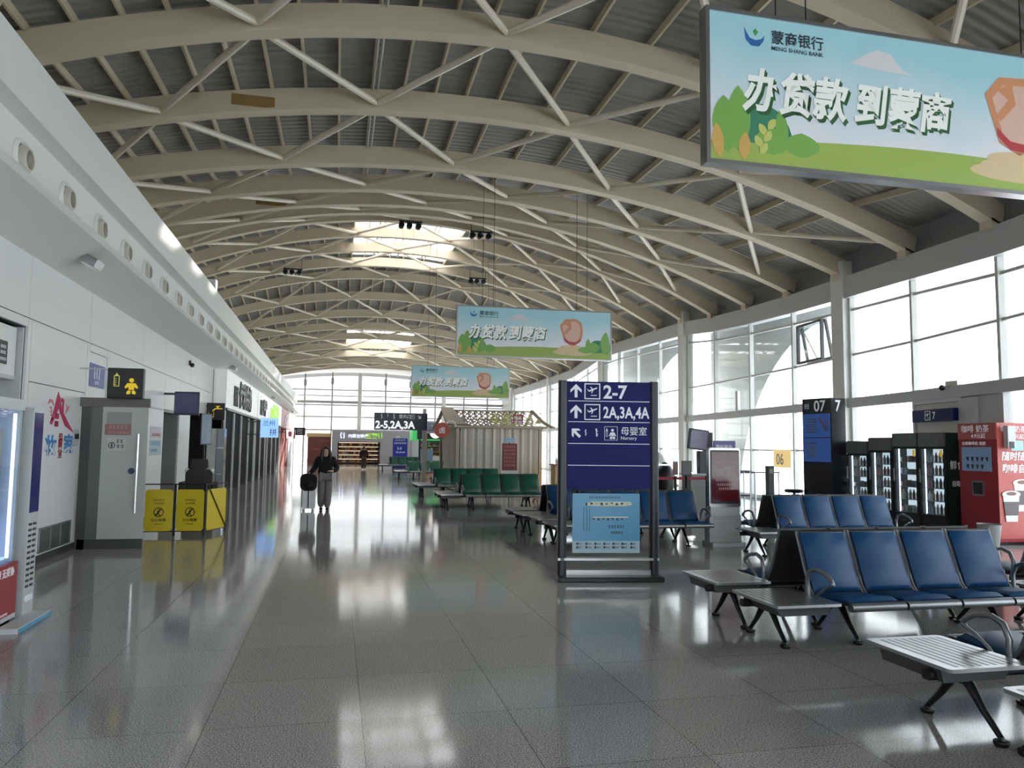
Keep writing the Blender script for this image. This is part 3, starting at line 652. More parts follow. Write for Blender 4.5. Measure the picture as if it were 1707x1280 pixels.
m.build('notice', [mat('grey_photo_paper', lin(150, 150, 148), .5), mat('dull_pink_paper', lin(150, 112, 112), .5), mat('pale_notice_paper', lin(196, 196, 194), .5), mat('blue_flower_sticker', lin(52, 74, 100), .5)], t)
m = MB(); dashes(m, .36, .66, 1.86, .05, -.018, -.016, 2); dashes(m, .36, .66, 1.78, .04, -.018, -.016, 3); m.build('notice_print', mat('pale_red_ink', lin(196, 150, 150), .5), t)
m = MB(); m.lathe([(.05, -.001), (.038, -.001)], 16, (.42, -.0175, 1.6), 'Y', closed=False); m.bb((.41, -.019, 1.57), (.43, -.016, 1.63)); dashes(m, .49, .6, 1.64, .05, -.018, -.016, 4); dashes(m, .49, .6, 1.56, .05, -.018, -.016, 5); m.build('notice_symbol', BLACK, t)
# baby sign box hanging square to the wall
YEM = mat('yellow_pictogram', lin(232, 196, 40), .5, emit=.15)
t = thing('nursery_lightbox_sign', 'black projecting box sign with yellow baby and bottle symbols', 'sign', (-3.22, 13.0, 2.33))
MB().bb((-.26, -.06, 0), (.26, .06, .47)).build('case', BLACK, t, bevel=.01)
MB().bb((-.235, -.063, .03), (.235, -.058, .44)).build('face', mat('black_sign_face', lin(10, 10, 12), .2), t)
MB().bb((-.67, -.01, .44), (-.26, .01, .46)).build('wall_bracket', STEEL, t)
m = MB(); y0, y1 = -.067, -.063
m.lathe([(.035, y0), (.035, y1)], 16, (.09, 0, .28), 'Y'); m.prism([(.03, .235), (.15, .235), (.19, .17), (.17, .15), (.13, .18), (.13, .13), (.05, .13), (.05, .18), (.01, .15), (-.01, .17)], y0, y1)
m.prism([(.04, .12), (.085, .12), (.08, .07), (.03, .06), (.02, .09)], y0, y1); m.prism([(.10, .12), (.14, .12), (.16, .09), (.15, .06), (.105, .07)], y0, y1); m.build('baby_symbol', YEM, t)
m = MB()
for a, b in (((-.16, .18), (-.09, .18)), ((-.16, .34), (-.09, .34))): m.bb((a[0], y0, a[1]), (b[0], y1, a[1]+.01))
for X in (-.16, -.09): m.bb((X-.005, y0, .18), (X+.005, y1, .35))
m.bb((-.145, y0, .35), (-.105, y1, .37)); m.bb((-.13, y0, .37), (-.12, y1, .395)); 
for k in range(4): m.bb((-.15, y0, .21+.03*k), (-.125, y1, .217+.03*k))
m.build('bottle_symbol', mat('pale_yellow_pictogram', lin(190, 190, 90), .5, emit=.2), t)
# far-left machines
GLOW = mat('lit_white_strip', lin(225, 238, 255), .4, emit=1.0)
t = thing('vending_machine', 'tall glass-fronted vending machine with blue-lit interior and red lower panel', 'vending machine', (-3.2, 7.27, 0), RW)
MB().bb((-.68, -.4, .06), (.68, .38, .1)).bb((-.68, .3, .1), (.68, .38, 2.03)).bb((-.68, -.38, 1.93), (.68, .3, 2.03)).bb((-.68, -.38, .1), (-.62, .3, 1.93)).bb((.64, -.36, .1), (.68, .3, 1.93)).build('cabinet', LGREY, t)
MB().bb((-.62, .24, .6), (.64, .3, 1.93)).bb((-.62, -.3, .58), (.64, .24, .6)).build('interior_lining', mat('pale_blue_lining', lin(150, 178, 224), .5, emit=.75), t)
m = MB()
for z in (.9, 1.2, 1.5): m.bb((-.6, -.2, z), (.6, .22, z+.02))
m.build('shelf', mat('clear_blue_shelf', lin(150, 180, 220), .3), t)
MB().bb((-.62, -.375, .56), (.66, -.36, 1.93)).build('glass_front', PGLASS, t)
MB().bb((.56, -.35, .6), (.59, -.33, 1.9)).build('light_strip', GLOW, t)
MB().bb((.3, -.358, 1.25), (-.2, -.35, 1.75)).build('price_panel', LGREY, t)
rp_ = MB().bb((-.66, -.40, .1), (.68, -.36, .56)).build('lower_panel', RED, t)
MB().bb((-.2, -.412, .14), (.22, -.40, .38)).build('delivery_flap', mat('salmon_flap', lin(196, 100, 96), .4), t)
MB().bb((-.22, -.41, .38), (.24, -.40, .40)).bb((.22, -.41, .12), (.24, -.40, .38)).bb((-.22, -.41, .12), (.24, -.4, .14)).build('flap_frame', mat('olive_trim', lin(128, 120, 84), .4), t)
txt('健康 无妥协', .085, SIGNW, t, (.15, -.402, .455), bold=.01)
m = MB(); dashes(m, .0, .5, .115, .018, -.402, -.4, 6); m.build('small_print', SIGNW, t)
MB().bb((-.6, -.38, 0), (.6, .36, .06)).build('plinth', BLACK, t)
t = thing('charging_kiosk', 'slim white kiosk with tall blue screen and two columns of slots', 'kiosk', (-2.9, 8.18, 0), RW)
MB().rbox((0, .0, 1.0), (.26, .24, 1.94), .03).build('body', LGREY, t, smooth=30)
MB().bb((-.1, -.125, .98), (.115, -.118, 1.92)).build('screen', mat('deep_blue_screen', lin(26, 30, 84), .12, emit=.15, noise=.4, nscale=6), t)
MB().prism([(-.68, -.29), (.1, -.29), (.1, .1), (-.13, .1), (-.13, -.115), (-.68, -.115)], 0, .045, 'XY').build('base_plate', mat('white_base', lin(205, 212, 216), .35), t); MB().bb((-.68, -.297, .004), (.1, -.29, .038)).build('base_edge', mat('aqua_edge', lin(88, 160, 190), .4), t)
m = MB()
for X in (-.055, .05):
    m = MB()
    for k in range(12): m.rbox((X, -.122, .87-.052*k), (.07, .008, .022), .009)
    m.build('slot_grille', BLACK, t)
txt('电充充', .065, SIGNW, t, (-.09, -.122, .16), bold=.02)
# massage chair behind the folding barrier
t = thing('massage_chair', 'black padded massage chair seen from behind the yellow barrier', 'chair', (-2.72, 17.2, 0))
MB().rbox((0, 0, .42), (.5, .62, .24), .06, axis='X').build('seat', BLACK, t, smooth=40)
MB().rbox((0, -.25, .78), (.52, .18, .66), .1, 4).build('backrest', BLACK, t, smooth=40); MB().rbox((0, -.27, 1.22), (.34, .13, .2), .05, 3).build('headrest', BLACK, t, smooth=40)
for X in (-.33, .33): MB().rbox((X, 0, .62), (.1, .72, .46), .06, 3, axis='X').build('arm', BLACK, t, smooth=40)
MB().bb((-.3, -.3, 0), (.3, .35, .3)).build('base', BLACK, t)
for X in (-.24, .24): MB().ball((X, -.26, 1.08), (.05, .05, .06)).build('speaker_pod', WHITE2, t, smooth=60)
# folding yellow barrier
t = thing('folding_barrier', 'yellow folding floor-cleaning barrier of three fabric panels on the tiles', 'barrier', (0, 0, 0))
pts = [(-3.29, 14.8), (-2.77, 14.82), (-2.24, 14.76), (-1.99, 15.5)]
for i, ((xa, ya), (xb, yb)) in enumerate(zip(pts, pts[1:])):
    L = math.hypot(xb-xa, yb-ya); p = bpy.data.objects.new('panel', None); COL.objects.link(p); p.parent = t; p.location = (xa, ya, 0); p.rotation_euler = (0, 0, math.atan2(yb-ya, xb-xa))
    MB().prism([(.03, .13), (.07, .08), (L-.07, .08), (L-.03, .13), (L-.03, .78), (L-.07, .82), (.07, .82), (.03, .78)], -.006, .006).build('fabric_sheet', YEL, p)
    m = MB(); m.tube([(.01, 0, 0), (.01, 0, .92)], .014, 6); m.tube([(L-.01, 0, 0), (L-.01, 0, .92)], .014, 6); m.tube([(.01, 0, .91), (L-.01, 0, .91)], .011, 6); m.tube([(.01, 0, .08), (L-.01, 0, .08)], .01, 6)
    if i == 2: m.tube([(.02, -.02, .9), (L-.04, -.02, .1)], .011, 6)
    m.build('tube_frame', BLACK, p, smooth=50)
    if i < 2:
        m = MB(); m.lathe([(.085, -.009), (.07, -.009)], 20, (L/2, 0, .42), 'Y', closed=False); m.prism([(L/2-.06, .35), (L/2-.05, .34), (L/2+.06, .48), (L/2+.05, .49)], -.010, -.007)
        m.lathe([(.014, -.010), (.014, -.007)], 10, (L/2+.01, 0, .465), 'Y'); m.prism([(L/2-.02, .45), (L/2+.02, .44), (L/2+.0, .40), (L/2+.035, .36), (L/2+.02, .355), (L/2-.015, .395), (L/2-.05, .37), (L/2-.055, .385), (L/2-.02, .41)], -.010, -.007)
        m.build('slip_symbol', BLACK, p)
        txt('小心地滑', .062, BLACK, p, (L/2, -.008, .26), align='CENTER', bold=.01); txt('Caution', .04, BLACK, p, (L/2, -.008, .2), align='CENTER')
        txt('小心地滑', .04, BLACK, p, (L/2, -.008, .56), align='CENTER')
        m = MB(); dashes(m, L/2-.1, L/2+.1, .62, .03, -.009, -.006, 3); m.build('small_print', BLACK, p)
# overhead monitor and signs further along
t = thing('flight_monitor', 'dark flat monitor hung square to the wall past the glass door', 'monitor', (-3.39, 19.0, 2.3))
MB().rbox((0, 0, .26), (.54, .08, .54), .01).build('case', BLACK, t); MB().bb((-.25, -.045, .03), (.25, -.04, .5)).build('screen', mat('dim_violet_screen', lin(40, 38, 70), .12, emit=.25, noise=.5, nscale=7), t); MB().bb((-.5, -.02, .45), (-.27, .02, .5)).build('wall_bracket', GRN, t)
t = thing('advert_screen', 'thin portrait screen on a black stand behind the massage chair', 'screen', (-3.2, 20.5, 0), math.radians(62))
MB().rbox((0, 0, 2.0), (.42, .06, .78), .01).build('case', BLACK, t); MB().bb((-.18, -.034, 1.64), (.18, -.03, 2.36)).build('screen', mat('slate_screen', lin(90, 104, 120), .15, emit=.2, noise=.5, nscale=5), t); MB().tube([(0, .02, 0), (0, .02, 1.7)], .03, 8).build('pole', BLACK, t); MB().lathe([(.2, 0), (.2, .02), (.04, .04)], 16).build('base', BLACK, t)
t = thing('water_sign', 'black projecting sign with a yellow tap symbol', 'sign', (-3.62, 25.0, 2.36))
MB().bb((-.26, -.06, 0), (.26, .06, .52)).build('case', BLACK, t)
m = MB(); m.prism([(-.02, .36), (.18, .36), (.2, .33), (.0, .33), (-.08, .26), (-.1, .28)], -.066, -.06); m.bb((.03, -.066, .36), (.08, -.06, .42)); m.bb((.0, -.066, .41), (.12, -.06, .43)); m.bb((-.2, -.066, .08), (-.05, -.06, .1)); m.bb((-.2, -.066, .08), (-.19, -.06, .24)); m.bb((-.06, -.066, .08), (-.05, -.06, .24)); m.build('tap_symbol', YEM, t)
MB().bb((-.3, -.02, .4), (-.26, .02, .46)).build('wall_bracket', GRN, t)
# dispenser alcove glass cabinet
t = thing('water_dispenser', 'pale glass-sided drinking water cabinet below the tap sign', 'water dispenser', (-3.6, 25.2, 0))
MB().bb((-.24, -.25, 0), (.26, .25, .12)).build('plinth', GRN, t); MB().bb((-.24, -.25, .12), (.02, .25, 2.1)).build('white_side', WHITE2, t); MB().bb((.03, -.24, .12), (.26, .24, 2.1)).build('glass_side', mat('silvery_glass', lin(150, 158, 164), .1, .2), t)
m = MB()
for z in (.7, 1.5): m.bb((.03, -.255, z), (.26, -.24, z+.02))
m.build('shelf_bar', CHROME, t)
# ---- shop fronts along the left
def shop(y0, y1, face, label, sign, signmat, headmat, posts, seed):
    L = y1-y0; t = thing('storefront', label, 'shop front', (-3.5, (y0+y1)/2, 0), RW, 'shop fronts along the left wall')
    MB().bb((-L/2, 0, 2.78), (L/2, .4, 4.05)).build('sign_header', headmat, t)
    MB().bb((-L/2, .12, 0), (L/2, .16, 2.78)).build('glass_front', face, t)
    for X in posts: MB().bb((X-.06, .06, 0), (X+.06, .13, 2.78)).build('post', WHITE2, t)
    MB().bb((-L/2-.0, -.05, 2.72), (L/2, .14, 2.8)).build('canopy_edge', GRN, t)
    if sign:
        sz, ss, xx, zz = sign[1:]; txt(sign[0], sz, signmat, t, (xx, -.03, zz), sx=ss, bold=.03, ext=.02)
        m = MB(); 
        for j in range(4): squig(m, xx-.5-.28*j, zz-.1, .7, -.04, 0, seed+j)
        m.build('script_letter', signmat, t)
    return t
HEADW = mat('lit_white_fascia', lin(232, 232, 230), .4, emit=.08)
shop(26.2, 36.3, DGLASS, 'first shop front with white fascia and large black lettering', ('伊利牛奶', 1.0, 1.0, -1.8, 3.05), BLACK, HEADW, (-4.6, -2.2, 0, 2.6, 4.95), 40)
shop(36.5, 42.6, DGLASS, 'second shop front with white fascia and short dark sign', ('特产', .8, 1.2, -.6, 3.1), BLACK, HEADW, (-2.9, -.4, 2.2), 60)
GLET = mat('green_lit_letter', lin(150, 205, 60), .4, emit=.35)
shop(42.8, 52.0, DGLASS, 'third shop front with bright green lettering', ('便利店', 1.0, 1.4, -2.4, 3.0), GLET, HEADW, (-4.4, -1.5, 1.6, 4.4), 70)
REDW = mat('dark_red_timber', lin(120, 44, 36), .85, spec=.1, noise=.2, nscale=3)
shop(52.2, 61.0, REDW, 'fourth shop front of red-brown panels with a red sign', ('鸡', .9, 1.2, 0, 3.05), SIGNW, RED, (-4.2,), 80)
shop(61.2, 69.5, LGREY, 'last pale shop front before the end glazing', None, BLACK, WHITE2, (-3.9, 3.9), 90)
BLB = mat('pale_blue_lightbox', lin(140, 184, 246), .4, emit=.45)
t = thing('blue_lightbox_sign', 'glowing pale blue square box sign projecting from the shops', 'sign', (-2.6, 32.0, 1.9)); MB().bb((-.34, -.06, 0), (.34, .06, .77)).build('light_case', BLB, t); txt('兰州', .24, NAVY, t, (-.26, -.064, .48)); txt('拼', .3, NAVY, t, (.0, -.064, .1)); MB().bb((-.9, -.02, .6), (-.34, .02, .64)).bb((-.9, -.02, .1), (-.34, .02, .14)).build('wall_bracket', GRN, t)
t = thing('striped_lightbox_sign', 'small white box sign with red side stripes projecting from the shops', 'sign', (-2.25, 40.0, 1.93)); MB().bb((-.25, -.06, 0), (.25, .06, .44)).build('light_case', mat('white_lightbox', lin(240, 236, 234), .4, emit=.3), t)
MB().prism([(-.25, 0), (-.17, 0), (-.2, .44), (-.25, .44)], -.066, -.06).prism([(.17, 0), (.25, 0), (.25, .44), (.2, .44)], -.066, -.06).build('red_stripe', RED, t); MB().bb((-1.2, -.02, .3), (-.25, .02, .34)).build('wall_bracket', GRN, t)
m = MB(); m.prism([(-.07, .1), (.07, .1), (.09, .3), (0, .36), (-.09, .3)], -.064, -.06); m.build('emblem_print', PINK, t)
t = thing('grey_box_sign', 'small grey projecting sign near the end of the shops', 'sign', (-2.6, 58, 2.3)); MB().bb((-.4, -.06, 0), (.4, .06, .55)).build('case', DKMET, t); MB().bb((-.95, -.02, .3), (-.4, .02, .34)).build('wall_bracket', GRN, t); m = MB(); plane_icon(m, 0, .27, .3, -.065, -.06); m.build('symbol_print', SIGNW, t)
# ================================================================ hanging banners
def sky_print():
    m = mat('printed_sky', lin(190, 214, 220), .4); t = m.node_tree; b = t.nodes['Principled BSDF']
    tc = t.nodes.new('ShaderNodeTexCoord'); sp = t.nodes.new('ShaderNodeSeparateXYZ'); mr = t.nodes.new('ShaderNodeMapRange'); cr = t.nodes.new('ShaderNodeValToRGB'); n = t.nodes.new('ShaderNodeTexNoise'); ad = t.nodes.new('ShaderNodeMath')
    n.inputs['Scale'].default_value = 1.3; ad.operation = 'MULTIPLY_ADD'; ad.inputs[1].default_value = .5
    t.links.new(tc.outputs['Object'], sp.inputs[0]); t.links.new(tc.outputs['Object'], n.inputs['Vector'])
    t.links.new(n.outputs['Fac'], ad.inputs[0]); t.links.new(sp.outputs[2], ad.inputs[2]); t.links.new(ad.outputs[0], mr.inputs['Value'])
    mr.inputs['From Min'].default_value = .6; mr.inputs['From Max'].default_value = 1.35; t.links.new(mr.outputs[0], cr.inputs[0])
    cr.color_ramp.elements[0].color = lin(206, 208, 216); cr.color_ramp.elements[1].color = lin(150, 192, 202)
    t.links.new(cr.outputs[0], b.inputs['Base Color']); b.inputs['Emission Color'].default_value = (.5, .62, .66, 1)
    t.links.new(cr.outputs[0], b.inputs['Emission Color']); b.inputs['Emission Strength'].default_value = .06; return m
SKYP = sky_print()
HILL = mat('printed_meadow_green', lin(156, 178, 88), .4, noise=.08, nscale=2); LEAF1 = mat('printed_leaf_green', lin(122, 170, 84), .4); LEAF2 = mat('printed_dark_leaf', lin(60, 128, 100), .4)
LEAF3 = mat('printed_pale_leaf', lin(196, 200, 110), .4); ORL = mat('printed_orange_leaf', lin(206, 166, 92), .4); CLD = mat('printed_cloud', lin(214, 212, 216), .4)
MEDAL = mat('printed_copper', lin(206, 142, 104), .4, noise=.1, nscale=5); MEDAL2 = mat('printed_pink_face', lin(216, 178, 162), .4); MEDR = mat('printed_ribbon_red', lin(182, 66, 74), .4); PODI = mat('printed_podium', lin(214, 190, 150), .4)
INK = mat('dark_slate_ink', lin(44, 58, 74), .5); LBLUE = mat('emblem_blue', lin(52, 104, 168), .4); LGRE = mat('emblem_green', lin(70, 150, 70), .4)
SLG = mat('slogan_white', lin(226, 228, 224), .5, emit=.05); SLD = mat('slogan_dark_green', lin(46, 92, 50), .5)
def leaf(cx, cz, h, wd, ang=0, n=7):
    P = [(wd*math.sin(PI*i/n)**.75, h*i/n) for i in range(n+1)]+[(-wd*math.sin(PI*i/n)**.75, h*i/n) for i in range(n-1, 0, -1)]
    c, s = math.cos(ang), math.sin(ang); return [(cx+a*c-b*s, cz+a*s+b*c) for a, b in P]
def half(cx, cz, rx, rz, n=12): return [(cx+rx*math.cos(PI*i/n), cz+rz*math.sin(PI*i/n)) for i in range(n+1)]
def banner(x, y, z, label, rz=0):
    W, H = 4.33, 1.37; t = thing('hanging_banner', label, 'banner', (x, y, z), rz, 'bank loan banners under the roof')
    MB().bb((0, .02, .02), (W, .1, H-.02)).build('panel_core', LGREY, t)
    m = MB(); m.bb((0, 0, 0), (W, .12, .035)); m.bb((0, 0, H-.035), (W, .12, H)); m.bb((0, 0, .035), (.035, .12, H-.035)); m.bb((W-.035, 0, .035), (W, .12, H-.035)); m.build('frame', STEEL, t)
    a = MB().bb((.035, .012, .035), (W-.035, .018, H-.035)).build('printed_sheet', SKYP, t)
    y_ = lambda k: (.0105-.0012*k-.0008, .0105-.0012*k)
    hl = [(.035, .035), (W-.035, .035), (W-.035, .22)]+[(W-.035-(W-.07)*i/14, .2+.12*math.sin(PI*i/14*.9+.3)) for i in range(1, 14)]+[(.035, .2)]
    MB().prism(hl, *y_(0)).build('meadow_print', HILL, t)
    m = MB(); m.prism([(1.4, 1.04), (1.6, 1.16), (1.7, 1.2), (1.82, 1.18), (1.95, 1.04), (2.05, 1.0), (1.7, 1.01)], *y_(0)); m.build('cloud_print', CLD, t)
    [MB().prism(half(q, .21, .3, .35), *y_(1)).build('bush_print', LEAF2, t) for q in (.52, 3.92)]
    for grp in (((.2, .1, .5, .1, .08), (.3, .12, .58, .09, 0), (.72, .14, .4, .05, .05), (.62, .12, .24, .14, 0), (.9, .12, .22, .14, 0)), ((3.65, .2, .4, .06, 0), (3.82, .2, .3, .14, .1), (4.1, .18, .62, .1, -.1), (3.6, .18, .2, .2, 0), (4.18, .15, .4, .1, 0))):
        m = MB()
        for q_, p in enumerate(grp): m.prism(leaf(p[0], p[1], p[2], p[3]*1.25, p[4], 12), y_(2)[0]-.00012*q_, y_(2)[1]-.00012*q_)
        m.build('leaf_print', LEAF1, t)
    m = MB()
    for k in range(5): m.prism(leaf(.5+.02*k, .12+.055*k, .12, .035, .6 if k % 2 else -.6), *y_(3))
    m.build('pale_leaf_print', LEAF3, t)
    m = MB(); m.prism(leaf(.12, .05, .3, .055, .1), *y_(3)); m.prism(leaf(.34, .05, .25, .055, -.1), *y_(3)); m.build('orange_leaf_print', ORL, t)
    # podium and ribboned shield with copper rim
    cx = 3.2
    m = MB()
    for i, (rx, rz_, z0) in enumerate(((.56, .09, .2), (.44, .08, .26), (.36, .07, .33))): m.prism([(cx+rx*math.cos(2*PI*q/20), z0+rz_*math.sin(2*PI*q/20)) for q in range(20)], y_(1)[0]-.0006*i, y_(1)[1]-.0006*i)
    m.build('podium_print', PODI, t)
    sh = lambda f, dz=0: [(cx-.02+a*f, .73+b*f+dz) for a, b in ((-.34, .2), (-.18, .38), (.12, .40), (.28, .3), (.32, .1), (.3, -.1), (.22, -.25), (.02, -.36), (-.2, -.25), (-.28, 0))]
    MB().prism(sh(1), *y_(2)).build('shield_rim_print', MEDAL, t); MB().prism(sh(.78, .01), *y_(3)).build('shield_face_print', MEDAL2, t)
    m = MB(); m.prism([(cx-.24, .62), (cx-.1, .5), (cx+.1, .48), (cx+.26, .6), (cx+.24, .52), (cx+.08, .4), (cx-.1, .42), (cx-.24, .54)], *y_(4)); m.build('ribbon_print', MEDR, t)
    m = MB(); m.prism([(cx-.22, .98), (cx-.06, 1.08), (cx-.02, .86), (cx-.2, .68), (cx-.24, .74), (cx-.1, .9)], *y_(4)); m.build('bow_print', MEDAL, t)
    # emblem and lettering
    EM = lambda P: [(.36+(a-.5)*.55, 1.07+(b-.99)*.75) for a, b in P]; m = MB(); m.prism(EM([(.5, 1.2), (.53, 1.06), (.62, .99), (.76, .99), (.84, 1.06), (.86, 1.13), (.8, 1.08), (.7, 1.06), (.6, 1.08)]), *y_(2)); m.mat(1); m.prism(EM([(.66, 1.16), (.7, 1.2), (.75, 1.16), (.7, 1.11)]), *y_(2)); m.build('bank_emblem', [LBLUE, LGRE], t)
    txt('蒙商银行', .13, INK, t, (.62, .007, 1.125), bold=.012, ext=.001); txt('MENG SHANG BANK', .052, INK, t, (.62, .007, 1.055), sx=1.05, bold=.004, ext=.001)
    for q, (m_, dx, dz, yy) in enumerate(((SLD, .025, -.03, .0065), (SLD, .013, -.015, .006), (SLG, 0, 0, .0045))):
        txt('办贷款', .40, m_, t, (.335+dx, yy, .53+dz), bold=.03, shear=.18, ext=.0004, name='slogan_lettering', sx=.84); txt('到蒙商', .40, m_, t, (1.42+dx, yy, .53+dz), bold=.03, shear=.18, ext=.0004, name='slogan_lettering', sx=.84)
    for q in (.7, 1.0, W-1.0, W-.7):
        zt_ = surfz(y, x+q)+.59-z; MB().tube([(q, .06, H), (q, .06, zt_)], .006, 5).build('hanging_wire', BLACK, t)
    return t
banner(2.95, 5.72, 4.04, 'nearest and largest green and blue bank banner, cut by the right picture edge', math.radians(.5))
banner(3.02, 20.0, 4.03, 'middle green and blue bank banner, above the tall navy direction sign', math.radians(-1))
banner(3.1, 33.2, 3.76, 'farthest green and blue bank banner, above the lattice-roofed curtain kiosk', math.radians(-1))
# clusters of dark fixtures under the ribs
for X, k, lb in ((2.6, 7, 'dark wire-hung fixture cluster under the roof, right of the rooflights'), (5.4, 7, 'dark wire-hung fixture cluster under the right slope, below the rooflights'), (-2.3, 10, 'dark fixture cluster under the left slope of the roof'), (6.9, 10, 'small dark fixture cluster above the farthest hanging banner')):
    Y = RY[k]-.6; z = surfz(Y, X)+.1
    t = thing('winch_cluster', lb, 'roof fixture', (X, Y, z), 0, 'dark fixtures hung from the roof')
    MB().bb((-.45, -.1, -.16), (.45, .1, -.1)).build('bar', DKMET, t)
    for q in (-.36, -.05, .3): MB().lathe([(.1, -.14), (.12, -.1), (.12, .1), (.1, .14)], 12, (q, -.02, -.28), 'Y').build('drum', BLACK, t, smooth=40)
    for q in (-.4, .4): MB().tube([(q, 0, -.12), (q, 0, .35)], .012, 5).build('hanger', DKMET, t)
    for q in (-.3, .1): MB().tube([(q, 0, -.3), (q+.03, 0, -.95)], .006, 4).build('loose_wire', BLACK, t)
# ================================================================ tall navy direction sign
t = thing('direction_sign', 'tall navy direction sign on a steel frame base with a pale blue map below', 'direction sign', (3.39, 9.32, 0), math.radians(-8.5))
W2 = .645
for s in (-1, 1): MB().rbox((s*(W2-.055), 0, 1.25), (.11, .14, 2.5), .03, 3, axis='Z').build('post', DKMET, t, smooth=40)
MB().bb((-W2+.1, -.05, 1.13), (W2-.1, .05, 2.49)).build('sign_panel', NAVY, t)
rows = [2.24, 1.975, 1.70, 1.425]
m = MB()
for z in rows: m.bb((-W2+.12, -.055, z-.004), (W2-.12, -.05, z+.004))
m.build('divider_line', SIGNW, t)
m = MB()
for i, (z, an) in enumerate(((2.37, 0), (2.105, 0), (1.835, PI/4))): arrow(m, -.425, z, .17 if i < 2 else .15, an, -.056, -.05)
m.build('arrow_symbol', SIGNW, t)
m = MB(); plane_icon(m, -.215, 2.365, .19, -.056, -.05); plane_icon(m, -.215, 2.10, .19, -.056, -.05); m.build('departure_symbol', SIGNW, t)
txt('2-7', .235, SIGNW, t, (-.075, -.052, 2.28), sx=.98, bold=.025, ext=.001); txt('2A,3A,4A', .2, SIGNW, t, (-.075, -.052, 2.03), sx=.74, bold=.022, ext=.001, ls=1.02)
m = MB(); squig(m, -.3, 1.8, .08, -.056, -.05, 3); squig(m, -.16, 1.79, .1, -.056, -.05, 5); m.build('script_symbol', SIGNW, t)
m = MB(); 
for a, b in (((-.06, 1.745), (.11, 1.749)), ((-.06, 1.915), (.11, 1.919)), ((-.06, 1.745), (-.056, 1.919)), ((.106, 1.745), (.11, 1.919))): m.bb((a[0], -.056, a[1]), (b[0], -.05, b[1]))
m.lathe([(.018, -.056), (.018, -.05)], 12, (.045, 0, 1.872), 'Y'); m.prism([(.02, 1.845), (.07, 1.845), (.09, 1.80), (.078, 1.795), (.06, 1.82), (.06, 1.795), (.03, 1.795), (.03, 1.82), (.012, 1.795), (0, 1.80)], -.056, -.05); m.lathe([(.017, -.056), (.017, -.05)], 10, (.027, 0, 1.775), 'Y'); m.lathe([(.017, -.056), (.017, -.05)], 10, (.063, 0, 1.775), 'Y')
m.bb((-.04, -.056, 1.79), (-.036, -.05, 1.86)); m.bb((-.02, -.056, 1.79), (-.016, -.05, 1.86)); m.bb((-.04, -.056, 1.79), (-.016, -.05, 1.794)); m.prism([(-.042, 1.86), (-.014, 1.86), (-.028, 1.9)], -.056, -.05); m.build('baby_symbol', SIGNW, t)
txt('母婴室', .115, SIGNW, t, (.15, -.052, 1.82), ext=.001); txt('Nursery', .062, SIGNW, t, (.15, -.052, 1.755), ext=.001)
MAPB = mat('pale_blue_map', lin(86, 150, 190), .25, noise=.12, nscale=1.2)
mp = MB().bb((-.46, -.03, .33), (.40, -.02, 1.07)).build('map_panel', mat('map_backing', lin(170, 196, 206), .3), t)
MB().bb((-.46, -.034, .48), (.40, -.03, 1.07)).build('map_sheet', MAPB, t)
m = MB(); m.prism([(-.33, .93), (-.22, .97), (.28, .97), (.3, .93), (.2, .915), (-.2, .915)], -.038, -.034); m.prism([(-.2, .78), (.25, .785), (.25, .77), (-.2, .765)], -.038, -.034); m.build('terminal_outline', mat('map_cream', lin(206, 206, 180), .5), t)
m = MB()
for X in (-.32, -.28, -.245): m.bb((X, -.037, .6), (X+.004, -.034, .9))
for k in range(9): m.bb((-.3+k*.065, -.041, .925+.01*(k % 3)), (-.27+k*.065, -.038, .95+.008*(k % 2)))
for k in range(7): m.bb((-.2+k*.06, -.037, .745-.01*(k % 2)), (-.175+k*.06, -.034, .765))
dashes(m, 0, .2, .64, .035, -.037, -.034, 31); dashes(m, .03, .2, .57, .03, -.037, -.034, 32); dashes(m, -.25, .15, 1.01, .025, -.037, -.034, 33)
for k in range(7):
    for z in (.43, .385): m.bb((-.41+k*.115, -.034, z), (-.385+k*.115, -.03, z+.028))
m.build('map_print', INK, t)
m = MB()
for k in range(7):
    for z in (.43, .385): dashes(m, -.38+k*.115, -.33+k*.115, z+.004, .018, -.034, -.03, k)
m.build('legend_print', INK, t)
m = MB(); m.bb((-W2, -.07, .24), (W2, -.03, .27)); m.bb((-W2, .03, .24), (W2, .07, .27)); m.build('lower_rail', STEEL, t)
MB().bb((-W2-.02, -.24, 0), (W2+.02, .24, .06)).build('base_plate', DKMET, t, bevel=.01); MB().bb((-W2+.1, -.05, .06), (W2-.1, .05, .12)).build('toe_rail', STEEL, t)
# gate sign over the far aisle
t = thing('gate_sign', 'hanging navy sign with large gate numbers over the far green benches', 'sign', (1.5, 32.0, 2.28))
MB().bb((0, -.06, 0), (2.18, .06, .7)).build('case', mat('deep_navy_case', lin(20, 26, 62), .3), t); txt('2-5,2A,3A', .42, mat('white_gate_number', lin(232, 235, 242), .4, emit=.4), t, (.05, -.065, .07), sx=.93, bold=.03)
m = MB(); plane_icon(m, 1.55, .55, .17, -.066, -.06); arrow(m, 1.85, .54, .18, -PI*.75, -.066, -.06); squig(m, .3, .46, .2, -.066, -.06, 3); squig(m, .55, .54, .12, -.066, -.06, 4); squig(m, .8, .46, .2, -.066, -.06, 5); m.build('symbol_print', SIGNW, t)
txt('登机口', .17, SIGNW, t, (1.0, -.065, .5), bold=.01)
t2 = MB().bb((2.0, .0, -2.28), (2.14, .12, .9)).build('post', LGREY, t)
